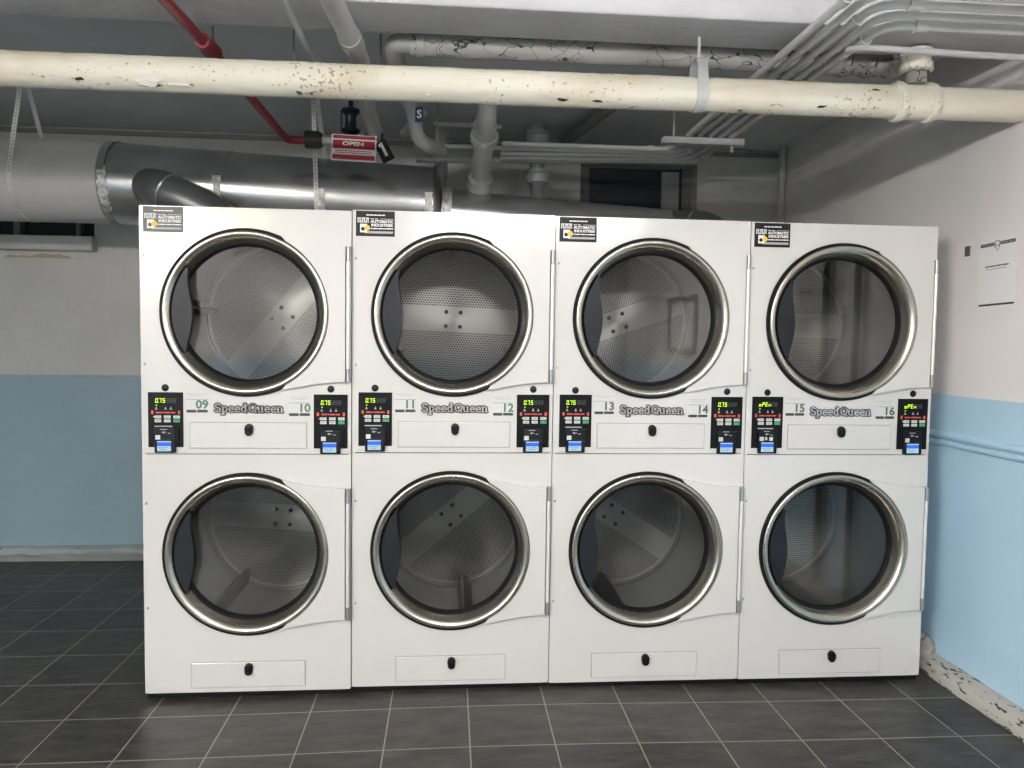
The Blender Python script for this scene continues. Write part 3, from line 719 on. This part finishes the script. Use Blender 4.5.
# paint flakes and bare patches on the lower flank
for (x, ang, sx, sz, mm) in ((.135, -34, .052, .022, 'flake'), (.14, -50, .042, .010, 'rust'), (-.09, -40, .018, .006, 'rust'), (.24, -42, .05, .008, 'flake'), (1.58, -52, .022, .008, 'rust'), (1.71, -52, .024, .005, 'rust'), (.28, -46, .012, .004, 'rust'), (2.55, -42, .022, .006, 'rust'), (2.62, -40, .018, .006, 'flake'), (2.75, 22, .02, .004, 'rust'), (1.10, -46, .012, .005, 'flake')):
    b = B(); k = 14; rr = .0632 if mm == 'flake' else .0622
    vs = []
    for j in range(k):
        a = 2*PI*j/k; f = .55+.6*random.random()
        dx = sx*math.cos(a)*f; da = sz*math.sin(a)*f/.0605
        th = R(ang)+da; lift = (.005 if (mm == 'flake' and math.sin(a) < 0) else 0)
        vs.append(b.verts.new((x+dx, -(rr+lift)*math.cos(th), (rr+lift)*math.sin(th)+mz(x))))
    cv = b.verts.new((x, -(rr+.001)*math.cos(R(ang)), (rr+.001)*math.sin(R(ang))+mz(x)))
    for j in range(k): b.faces.new((cv, vs[j], vs[(j+1) % k]))
    obj('paint_flake' if mm == 'flake' else 'bare_patch', b, mm, main)
# hanger around it
hg = thing('pipe_hanger', 'white strap hanger looped round the cream pipe on a rod from the beam', 'hanger', (2.093, -.22, 2.354))
b = B(); loop = [(.0640*math.sin(a), -.0640*math.cos(a)) for a in [R(-115+230*k/30) for k in range(31)]]
loop += [(.052, .075), (.043, .105), (.030, .119), (.010, .125), (-.010, .125), (-.030, .119), (-.043, .105), (-.052, .075)]
vr = []
for k, (y, z) in enumerate(loop):
    q = Vector((y, z-.02 if z > .07 else z)).normalized()*.004
    vr.append([b.verts.new((sx, y+o*q.x, z+o*q.y)) for sx, o in ((-.019, 0), (.019, 0), (.019, 1), (-.019, 1))])
for k in range(len(vr)):
    p, q = vr[k], vr[(k+1) % len(vr)]
    for t in range(4): b.faces.new((p[t], p[(t+1) % 4], q[(t+1) % 4], q[t]))
obj('hanger_band', b, 'conduit', hg, smooth=True, ang=50)
b = B(); tube(b, [(0, 0, .10), (0, 0, .207)], .006, 10); lathe(b, [(.006, .115), (.013, .115), (.013, .14), (.006, .14)], 6, axis='Z'); obj('hanger_rod', b, 'conduit', hg)

# cracked lagged pipe behind the beam
cp = thing('lagged_pipe', 'grey lagged pipe with cracked peeling coating behind the beam, above the cream pipe', 'pipe', (1.0, 0, 2.572))
b = B(); n = 120; tube(b, [(.02+1.93*i/n, 0, .0) for i in range(n+1)], .046, 24)
for v in b.verts: v.co += Vector((0, v.co.y, v.co.z)).normalized()*.004*noise.noise(Vector((v.co.x*9, v.co.y*40, v.co.z*40)))
obj('pipe_run', b, 'cracked', cp, smooth=True)
b = B(); tube(b, [(.03, 0, 0), (-.045, 0, 0), (-.045, .10, -.02), (-.04, .72, .03), (-.01, .86, -.0), (.01, .90, -.12), (.05, .92, -.15), (.13, 1.05, -.15)], .036, 20, bend=.06); obj('pipe_elbow', b, 'grey_pipe', cp, smooth=True)
b = B(); lathe(b, [(.045, -.016), (.051, -.014), (.051, .014), (.045, .016)], 28, axis='X'); obj('pipe_collar', b, 'grey_pipe', cp, smooth=True, loc=(.06, 0, 0))
# right end: couplings and riser down to the cream pipe
b = B(); tube(b, [(1.70, 0, 0), (1.90, 0, -.005), (1.945, -.05, -.04), (1.945, -.205, -.065), (1.942, -.215, -.15)], .038, 22, bend=.05); obj('riser', b, 'cracked', cp, smooth=True)
for x in (1.50, 1.64, 1.76, 1.86):
    b = B(); lathe(b, [(.042, -.02), (.054, -.017), (.056, 0), (.054, .017), (.042, .02)], 28, axis='X'); obj('coupling', b, 'cracked', cp, smooth=True, loc=(x, 0, 0))
b = B(); lathe(b, [(0, -.052), (.030, -.052), (.056, -.056), (.058, -.075), (.050, -.078), (.050, -.104), (.058, -.107), (.058, -.135), (.045, -.14)], 32, axis='Z', c=(1.943, -.212, .035)); obj('riser_collar', b, 'pipe', cp, smooth=True)

# red sprinkler line
rp = thing('sprinkler_pipe', 'red sprinkler pipe slanting back under the beam and over the metal duct', 'pipe', (.289, -.1, 2.491))
b = B(); o0 = Vector((.289, -.1, 2.491)); tube(b, [Vector(p)-o0 for p in ((.315, -1.1, 2.44), (.30, -.6, 2.461), (.289, -.1, 2.491))], .0185, 18); obj('pipe_run', b, 'red', rp, smooth=True)
b = B(); tube(b, [Vector(p)-o0 for p in ((.289, -.1, 2.491), (.345, 1.0, 2.438), (.445, 1.0, 2.440))], .020, 18, bend=.05); obj('pipe_run', b, 'red', rp, smooth=True)
b = B(); d = Vector((-.01, .5, .03)).normalized(); tube(b, [d*-.075, d*-.072, d*-.02, d*.0, d*.045, d*.075], .03, 20, radii=[.020, .027, .028, .032, .033, .033]); obj('pipe_coupling', b, 'red', rp, smooth=True)
b = B(); tube(b, [Vector((.435, 1.0, 2.443))-o0, Vector((.44, 1, 2.443))-o0, Vector((.50, 1, 2.443))-o0, Vector((.525, 1, 2.443))-o0], .04, 20, radii=[.036, .044, .044, .034]); obj('dark_coupling', b, 'darkiron', rp, smooth=True)
b = B(); tube(b, [Vector((.525, 1, 2.443))-o0, Vector((.62, 1, 2.443))-o0], .026, 18); obj('pipe_stub', b, 'grey_pipe', rp, smooth=True)
# dark blue valve on that line
vv = thing('stop_valve', 'dark navy stop valve standing on the sprinkler line above the OPEN sign', 'valve', (.667, 1.0, 2.44))
b = B(); lathe(b, [(0, -.04), (.035, -.04), (.042, 0), (.034, .04), (.030, .045), (.046, .048), (.046, .062), (.030, .066), (.026, .12), (.034, .14), (.046, .148), (.046, .162), (.03, .168), (.012, .172), (.012, .205), (0, .205)], 24, axis='Z'); obj('valve_body', b, 'valve', vv, smooth=True)
b = B(); tube(b, [(-.05, 0, 0), (.09, 0, 0)], .030, 18); obj('valve_port', b, 'valve', vv, smooth=True)
b = B(); box(b, (-.05, -.012, .05), (-.042, .0, .155)); obj('valve_yoke', b, 'valve', vv)
b = B(); tube(b, [(-.045, -.03, .07), (-.06, -.12, .0)], .0025, 8); tube(b, [(.03, -.03, .07), (.09, -.12, .0)], .0025, 8); obj('sign_wire', b, 'steel', vv)
# OPEN sign
sg = thing('valve_sign', 'small red and white OPEN sign hanging in front of the duct below the navy valve', 'sign', (.70, .86, 2.374))
sg.rotation_euler = (R(-4), R(1.5), 0)
bx('sign_board', (-.110, -.001, -.066), (.110, .001, .066), 'paper', sg, bev=.0008)
quads('sign_field', [(-.103, -.005, .103, .037), (-.103, .045, .103, .061), (-.103, -.058, .103, -.034)], 'sign_red', sg, y=-.0012)
text('sign_word', 'OPEN', .027, 'white_print', sg, (-.004, -.0022, .020), .0011, xs=1.5)
quads('sign_print', greek(-.085, .085, .053, .004, 31)+greek(-.08, .08, -.001, .003, 32)+greek(-.09, .09, -.040, .003, 33)+greek(-.09, .09, -.052, .003, 34), 'redprint', sg, y=-.0019, th=.0003)
quads('sign_print', greek(-.09, .09, -.015, .004, 35)+greek(-.09, .09, -.025, .004, 36), 'sign_red', sg, y=-.0019, th=.0003)
# black lever tag beside it
lk = thing('valve_tag', 'black tag with white arrow stripe hanging askew beside the OPEN sign', 'tag', (.845, .88, 2.375))
lk.rotation_euler = (0, R(-28), 0); lk.rotation_euler = (0, R(28)*-1, 0)
bx('tag_plate', (-.032, -.008, -.06), (.032, .008, .045), 'black', lk, bev=.004)
quads('tag_stripe', [(-.006, -.035, .008, .035), (-.014, .018, .0, .032)], 'white_print', lk, y=-.0085)
b = B(); tube(b, [(-.02, 0, .045), (-.03, .01, .08), (-.05, .02, .10), (-.045, .02, .12)], .008, 10, bend=.02); tube(b, [(.015, 0, .045), (.03, .01, .075), (.03, .02, .11)], .008, 10, bend=.02); obj('tag_clamp', b, 'darkiron', lk, smooth=True)

# grey pipe sloping back
gp = thing('drain_pipe', 'grey painted pipe sloping back under the beam towards the OPEN sign', 'pipe', (.838, 0, 2.487))
o0 = Vector((.838, 0, 2.487))
b = B(); tube(b, [Vector(p)-o0 for p in ((.79, -1.1, 2.455), (.812, -.6, 2.469), (.838, 0, 2.487), (.79, .6, 2.515), (.806, 1.0, 2.455))], .036, 24, bend=.2, radii=None); obj('pipe_run', b, 'grey_pipe', gp, smooth=True)
b = B(); d = Vector((.026, .6, .018)).normalized(); tube(b, [d*-.30, d*-.298, d*-.20, d*-.198], .04, 24, radii=[.036, .041, .041, .036]); obj('pipe_sleeve', b, 'grey_pipe', gp, smooth=True)
pipe_thing('thin_conduit', 'thin pale conduit running back under the beam left of the sloping grey pipe', 'conduit', [(.668, -1.1, 2.455), (.666, -.6, 2.462), (.662, -.1, 2.475), (.70, .45, 2.50), (.712, .52, 2.50), (.712, .52, 2.56)], .0105, 'conduit', bend=.03, n=14)
# branch pipes with the S tag
stp = pipe_thing('grey_branch', 'short grey pipe crossing behind the blue S tag', 'pipe', [(.93, 1.05, 2.50), (.99, .98, 2.55), (1.05, .96, 2.60)], .022, 'grey_pipe')
st = thing('letter_tag', 'small blue tag with a white letter S on a grey pipe', 'tag', (1.024, .80, 2.534))
bx('tag_plate', (-.020, -.002, -.038), (.020, .002, .038), 'sign_blue', st, bev=.001)
text('tag_letter', 'S', .055, 'white_print', st, (0, -.003, -.001), .001)
b = B(); tube(b, [(0, .002, .0), (0, .035, .0)], .004, 8); obj('tag_clip', b, 'steel', st)

# vent pipe (plastic) dropping onto the duct
vp = thing('vent_pipe', 'pale plastic vent pipe with a wide coupling dropping onto the small metal duct', 'pipe', (1.355, .8, 2.55))
o0 = Vector((1.355, .8, 2.55))
b = B(); tube(b, [Vector(p)-o0 for p in ((1.357, .78, ZC), (1.356, .8, 2.56), (1.354, .98, 2.49), (1.346, 1.2, 2.345), (1.340, 1.27, 2.27))], .050, 26, bend=.05); obj('pipe_run', b, 'pvc', vp, smooth=True)
d = Vector((-.003, .22, -.145)).normalized(); q = Vector((1.352, 1.0, 2.478))-o0
b = B(); tube(b, [q-d*.10, q-d*.098, q-d*.03, q-d*.028, q+d*.0, q+d*.002], .06, 26, radii=[.052, .062, .062, .073, .075, .052]); obj('coupling', b, 'pvc', vp, smooth=True)
b = B(); q = Vector((1.342, 1.25, 2.30))-o0; tube(b, [q-d*.05, q-d*.045, q+d*.02], .06, 26, radii=[.05, .066, .072]); obj('boot', b, 'pvc', vp, smooth=True)
b = B(); lathe(b, [(.052, -.03), (.06, -.028), (.06, 0), (.052, .002)], 26, axis='Z', c=(.001, -.02, .165)); obj('collar', b, 'pvc', vp, smooth=True)
# cast stack behind
cs = thing('soil_stack', 'vertical grey cast iron stack with two thick hubs behind the conduits', 'pipe', (1.70, 1.6, 0))
b = B(); lathe(b, [(.045, -.007), (.045, ZC)], 26, axis='Z'); obj('pipe_run', b, 'grey_pipe', cs, smooth=True)
for z0, z1 in ((2.60, 2.69), (2.375, 2.46)):
    b = B(); lathe(b, [(.045, z0), (.066, z0+.006), (.073, z0+.04), (.073, z0+.055), (.068, z0+.06), (.073, z0+.064), (.073, z1-.004), (.045, z1)], 26, axis='Z'); obj('hub', b, 'pvc', cs, smooth=True)
pipe_thing('waste_pipe', 'grey pipe slanting along the ceiling behind the cast stack', 'pipe', [(2.02, .95, 2.665), (1.93, 1.45, 2.665), (1.87, 1.80, 2.665), (1.86, 1.92, 2.63)], .033, 'dark_pipe', bend=.05)
pipe_thing('capped_pipe', 'upright capped grey pipe standing behind the end of the wide duct', 'pipe', [(1.125, 1.62, -.005), (1.125, 1.62, 2.58), (1.125, 1.62, 2.585), (1.125, 1.62, 2.68), (1.125, 1.62, 2.69)], .035, 'grey_pipe', radii=[.036, .036, .044, .044, .034])
bb = thing('duct_bracket', 'thin upright steel bracket at the end of the wide metal duct', 'bracket', (1.105, 1.22, 2.40))
b = B(); box(b, (-.004, -.004, 0), (.004, .004, .32)); box(b, (-.02, -.003, .06), (.02, .003, .10)); obj('bracket_rod', b, 'steel', bb)
pipe_thing('riser_pipe', 'vertical pale pipe in the back corner behind the last dryer', 'pipe', [(3.335, 1.86, -.005), (3.335, 1.86, ZC)], .024, 'grey_pipe')
pipe_thing('cross_pipe', 'thin grey pipe crossing behind the plastic vent pipe, right of the S tag', 'pipe', [(1.08, 1.3, 2.63), (1.46, 1.3, 2.625)], .016, 'grey_pipe')

# conduits: from the left behind, forward through the trapeze, then right to the wall
CX = [2.405, 2.462, 2.519, 2.576, 2.632]
CYB = [1.20, 1.26, 1.32, 1.38, 1.44]
CYF = [-.83, -.755, -.68, -.605, -.53]
names = ['outermost', 'second', 'middle', 'fourth', 'innermost']
for i in range(5):
    xl = (.98 if i in (1, 4) else 1.46)
    zc = 2.508; zl = 2.508-.012*i
    bm_ = B(); tube(bm_, [(xl, CYB[i], zl), (CX[i], CYB[i], zc), (CX[i], CYF[i], zc), (WX, CYF[i], zc)], .0135 if i != 4 else .0165, 14, bend=.09)
    c = thing('electrical_conduit', '%s of the five pale conduits bending from the ceiling trapeze to the right wall' % names[i], 'conduit', (0, 0, 0), 'bundle of pale conduits')
    obj('conduit_run', bm_, 'conduit', c, smooth=True)
    if i in (0, 4, 2):
        for (x, y, dx, dy) in ((CX[i], CYF[i]+.14, 0, .04), (CX[i]+.12, CYF[i], .04, 0), (CX[i], CYB[i]-.12, 0, .04), (CX[i]-.12, CYB[i], .04, 0)):
            b = B(); tube(b, [(x-dx/2, y-dy/2, zc), (x+dx/2, y+dy/2, zc)], .019 if i != 4 else .023, 14); obj('conduit_coupling', b, 'conduit', c, smooth=True)
pipe_thing('electrical_conduit', 'lone thin conduit crossing below the conduit bundle to the right wall', 'conduit', [(2.56, -.42, 2.462), (2.59, -.5, 2.44), (WX, -.5, 2.428)], .0105, 'conduit', bend=.05, n=14, group=None)
tz = thing('trapeze_rail', 'pale slotted channel hung on rods carrying the conduits', 'rail', (2.485, .90, 2.458))
b = B(); box(b, (-.215, -.02, 0), (.215, -.017, .036)); box(b, (-.215, .017, 0), (.215, .02, .036)); box(b, (-.215, -.02, 0), (.215, .02, .003)); obj('channel', b, 'conduit', tz)
b = B(); tube(b, [(-.155, 0, -.0), (-.155, 0, ZC-2.458)], .005, 8); obj('rod', b, 'conduit', tz)
b = B(); tube(b, [(.155, 0, -.025), (.155, 0, ZC-2.458)], .005, 8); obj('rod', b, 'conduit', tz)
b = B(); lathe(b, [(0, -.03), (.010, -.03), (.010, -.0), (0, 0)], 8, axis='Z', c=(.155, 0, 0)); obj('nut', b, 'conduit', tz)
for x in CX:
    b = B(); tube(b, [(x-2.485-.02, 0, .04), (x-2.485-.016, 0, .052), (x-2.485+.016, 0, .052), (x-2.485+.02, 0, .04)], .003, 6); obj('conduit_clamp', b, 'darkiron', tz)

# ceiling rods behind the beam
for k, (x, lb) in enumerate(((.189, 'thin steel hanger rod beside the red pipe coupling'), (.519, 'thin steel hanger rod between the red pipe and the thin conduit'), (.88, 'thin steel hanger rod at the left end of the cracked grey pipe'))):
    h = thing('hanger_rod', lb, 'rod', (x, .3, 2.53), 'hanger rods behind the beam')
    b = B(); tube(b, [(0, 0, 0), (0, 0, ZC-2.53)], .0045, 8); obj('rod', b, 'steel', h)
    b = B(); lathe(b, [(0, .0), (.010, .0), (.011, .07), (.006, .08)], 10, axis='Z', c=(0, 0, .02)); obj('rod_sleeve', b, 'conduit', h, smooth=True)

# ------------------------------------------------------------------ ducts
AY = 1.30
def az(x): return 2.251-.0445*max(0, x+.68)
dct = thing('ventilation_duct', 'wide round galvanised exhaust duct above the left dryers, its left end wrapped in white', 'duct', (0, AY, 0))
b = B(); tube(b, [(XL, 0, 2.251), (-.615, 0, 2.251)], .2165, 56); obj('wrapped_section', b, 'insul', dct, smooth=True)
b = B(); tube(b, [(-.635, 0, 2.251), (-.595, 0, 2.250)], .2185, 56, caps=False); obj('end_band', b, 'dark_pipe', dct, smooth=True)
b = B(); tube(b, [(-.70, 0, az(-.70)), (-.68, 0, az(-.68)), (1.09, 0, az(1.09))], .2135, 64); obj('metal_section', b, 'galv', dct, smooth=True)
for x in (-.03, .49):
    b = B(); tube(b, [(x-.03, 0, az(x-.03)), (x+.03, 0, az(x+.03))], .2150, 56, caps=False); obj('seam_tape', b, 'galv', dct, smooth=True)
# foil patches at the joints, front side
for x, a0, a1, w in ((-.605, 166, 232, .045), (-.03, 168, 215, .045), (.50, 176, 228, .042), (1.065, 170, 228, .045)):
    b = B(); k = 18
    rows = []
    for j in range(k+1):
        a = R(a0+(a1-a0)*j/k); wl = w*(.7+.5*random.random()); rr = .2165+.0035*random.random()
        rows.append([Vector((x+s*wl/2*1.0, rr*math.cos(a), az(x)+rr*math.sin(a))) for s in (-1, -.3, .4, 1)])
    vr = [[b.verts.new(p) for p in r] for r in rows]
    for j in range(k):
        for q in range(3): b.faces.new((vr[j][q], vr[j][q+1], vr[j+1][q+1], vr[j+1][q]))
    obj('foil_patch', b, 'foil', dct)
b = B(); lathe(b, [(.10, 1.088), (.222, 1.088), (.224, 1.094), (.222, 1.10), (.137, 1.125), (.10, 1.13)], 56, axis='X', c=(0, 0, az(1.09))); obj('reducer', b, 'galv_dark', dct, smooth=True, ang=30)
d2 = thing('branch_duct', 'narrower metal duct running right from the wide duct above the middle dryers', 'duct', (0, AY, 0))
b = B(); tube(b, [(1.13, 0, 2.142), (2.42, 0, 2.062)], .130, 48); obj('duct_run', b, 'galv', d2, smooth=True)
b = B(); tube(b, [(1.135, 0, 2.15), (1.185, 0, 2.147)], .133, 48, caps=False); obj('foil_patch', b, 'foil', d2, smooth=True)
b = B(); tube(b, [(2.38, 0, 2.07), (2.50, -.03, 2.075), (2.60, -.12, 2.06), (2.63, -.22, 1.99), (2.63, -.25, 1.93)], .112, 40, bend=.05); obj('end_elbow', b, 'galv_dark', d2, smooth=True)
b = B(); lathe(b, [(.113, -.006), (.119, 0), (.113, .006)], 40, axis='X'); e = obj('elbow_ring', b, 'galv', d2, smooth=True, loc=(2.55, -.075, 2.068)); e.rotation_euler = (0, R(10), R(-42))
de = thing('duct_elbow', 'dark curved duct elbow dropping from the wide duct behind the first dryer', 'duct', (-.30, 1.05, 2.145))
b = B(); tube(b, [(-.06, .16, .06), (-.06, .02, .05), (.02, -.06, .025), (.13, -.09, -.02), (.26, -.09, -.08), (.33, -.09, -.135)], .095, 40, bend=.08, seg=3); obj('elbow_gores', b, 'galv_dark', de, smooth=True, ang=12)
b = B(); lathe(b, [(.096, -.007), (.103, 0), (.096, .007)], 40, axis='X'); e = obj('elbow_ring', b, 'galv', de, smooth=True, loc=(.075, -.078, .002)); e.rotation_euler = (0, R(24), R(-18))
# perforated straps holding the wide duct
def strap(label, xt, xb, xbk, ztop):
    t = thing('hanger_strap', label, 'strap', (xb, AY, 0), 'perforated hanger straps')
    rr = .2195; c = az(xb); pts = [(xt-xb, -rr, ztop), (0, -rr, c)]
    pts += [(0, rr*math.cos(PI+PI*j/14), c+rr*math.sin(PI+PI*j/14)) for j in range(1, 15)]
    pts += [(0, rr*math.cos(R(a)), c+rr*math.sin(R(a))) for a in (12, 24, 35)]
    pts.append((xbk-xb, -.045, ZC))
    b = B(); w = .0115; prev = None
    for p in pts:
        a = b.verts.new((p[0]-w, p[1], p[2])); q = b.verts.new((p[0]+w, p[1], p[2]))
        if prev: b.faces.new((prev[0], prev[1], q, a))
        prev = (a, q)
    so = obj('strap_band', b, 'strap', t)
    b = B(); k = 26
    p0, p1 = Vector(pts[0]), Vector(pts[1])
    for j in range(k):
        p = p0.lerp(p1, (j+.5)/k); box(b, (p.x-.004, p.y-.0012, p.z-.004), (p.x+.004, p.y-.0004, p.z+.004))
    obj('strap_holes', b, 'grey_print', t)
strap('pale perforated strap slung under the white wrapped duct at far left', -.985, -1.056, -1.04, ZC)
strap('pale perforated strap slung under the shiny metal duct beside the red pipe end', .463, .478, .455, ZC)
# dark flue thimble box at the back, seen over the duct
# ------------------------------------------------------------------ notices
RX = Matrix.Rotation(-PI/2, 4, 'Z')
def notice(label, y, z, w, h, style, tilt=0):
    """(y, z): centre on the right wall"""
    t = thing('notice_sheet', label, 'notice', (WX-.001, y, z)); t.rotation_euler = (R(tilt), 0, 0)
    def q(name, rects, m, dy): return quads(name, rects, m, t, y=dy, rot=RX, th=.0004)
    q('sheet', [(-w/2, -h/2, w/2, h/2)], 'paper', 0)
    if style == 'letter':
        q('header_bar', [(-.098, .113, -.018, .126), (.016, .113, .098, .126)], 'dark_print', -.0006)
        q('footer_bar', [(-.100, -.128, .100, -.120)], 'dark_print', -.0006)
        q('crest', [(-.016, .103, .014, .132), (-.008, .094, .008, .103)], 'grey_print', -.0006)
        q('crest_mark', [(-.010, .116, .009, .127), (-.006, .098, .006, .112)], 'paper', -.0011)
        q('header_print', [(-.090, .118, -.050, .121), (-.046, .118, -.022, .121), (.024, .118, .060, .121), (.064, .118, .092, .121)], 'icon', -.0011)
        q('heading', greek(-.068, .064, .031, .0055, 3, .002), 'dark_print', -.0006)
        q('line_print', greek(-.066, .054, .0195, .0030, 4, .002), 'scr_text2', -.0006)
    else:
        q('header_bar', [(-w*.4, h*.36, w*.4, h*.43)], 'dark_print', -.0006)
        q('line_print', [(-w*.4, h*(.26-.09*k), w*(.2+.2*random.random()), h*(.26-.09*k)+.006) for k in range(7)], 'grey_print', -.0006)
    return t
M['scr_text2'] = mat('notice_blue_print', (.2, .28, .5), .5)
notice('white letter notice with a black header bar and thin footer bar on the right wall', -.128, 1.727, .214, .281, 'letter', -1.2)
b = B(); box(b, (WX-.005, .036, 1.814), (WX, .069, 1.857), .002)
tag(obj('wall_plate', b, 'plate'), 'small dark grey plate on the right wall left of the letter notice', 'plate')
# things along the same wall behind the photographer's side, seen in the door glass
notice('letter notice with a black header hung high between two dark pipes nearer the camera', -.95, 1.765, .214, .281, 'letter')
notice('letter notice with a black header hung low between two dark pipes nearer the camera', -.945, 1.475, .214, .281, 'letter')
notice('plain list notice on the right wall beyond the dark pipes', -1.44, 1.62, .20, .34, 'list')
pipe_thing('wall_conduit', 'dark vertical pipe on the right wall just beyond the paired letter notices', 'pipe', [(WX-.03, -1.13, 0), (WX-.03, -1.13, ZC)], .022, 'dark_pipe')
pipe_thing('wall_conduit', 'dark vertical pipe on the right wall just before the paired letter notices', 'pipe', [(WX-.03, -.785, 0), (WX-.03, -.785, ZC)], .02, 'dark_pipe')
nb = thing('notice_board', 'wood framed notice board on the right wall far behind the camera', 'board', (WX-.001, -3.93, 1.6))
bx('board_sheet', (-.006, -.38, -.22), (0, .38, .22), 'paper', nb)
b = B(); box(b, (-.03, -.43, .22), (0, .43, .27)); box(b, (-.03, -.43, -.27), (0, .43, -.22)); box(b, (-.03, -.43, -.22), (0, -.38, .22)); box(b, (-.03, .38, -.22), (0, .43, .22)); obj('board_frame', b, 'wood', nb)

# ------------------------------------------------------------------ lights
def fixture(label, x, y, z, m, ln=1.2, along='X'):
    t = thing('ceiling_light', label, 'light', (x, y, z), 'twin tube fluorescent lights')
    if along == 'Y': t.rotation_euler = (0, 0, PI/2)
    b = B(); box(b, (-ln/2-.03, -.065, .030), (ln/2+.03, .065, .085), .006); obj('housing', b, 'housing', t)
    for s in (-1, 1):
        b = B(); tube(b, [(-ln/2, s*.04, 0), (ln/2, s*.04, 0)], .017, 10); obj('tube', b, m, t, smooth=True)
    b = B(); tube(b, [(-ln/2+.1, 0, .08), (-ln/2+.1, 0, ZC-z)], .005, 8); tube(b, [(ln/2-.1, 0, .08), (ln/2-.1, 0, ZC-z)], .005, 8); obj('rod', b, 'steel', t)
    return t
fixture('twin tube light hung over the aisle in front of the dryers', 1.45, -1.5, 2.395, 'tube')
fixture('warm yellow twin tube light at the rear left of the room', -.52, -3.1, 2.335, 'tubew', .32)
fixture('twin tube light at the rear centre of the room', 1.3, -3.2, 2.35, 'tube2', .5)
fixture('added fill light shaped as a twin tube fitting at the rear right of the room', 2.3, -3.5, 2.45, 'tube_fill_right', .9)  # added fill to brighten the right side, no known fitting here
fixture('added long fill light shaped as a twin tube fitting at the rear left hung lengthwise', -1.7, -5.0, 2.48, 'tube_fill_left', 1.5, 'Y')  # added strong fill that evens out the right wall and fronts
w = bpy.data.worlds.new('room_air'); sc.world = w; w.use_nodes = True
w.node_tree.nodes['Background'].inputs[0].default_value = (.5, .52, .55, 1); w.node_tree.nodes['Background'].inputs[1].default_value = .05

# ------------------------------------------------------------------ camera
cam = bpy.data.cameras.new('camera'); co = bpy.data.objects.new('camera', cam); C.objects.link(co)
co.location = (1.18205, -3.06309, 1.42763); co.rotation_euler = (1.515338, -.01376, -.081055)
cam.sensor_width = 36; cam.lens = 768.017/1024*36; cam.clip_start = .02
sc.camera = co
sc.view_settings.view_transform = 'Standard'; sc.view_settings.look = 'None'; sc.view_settings.exposure = 0
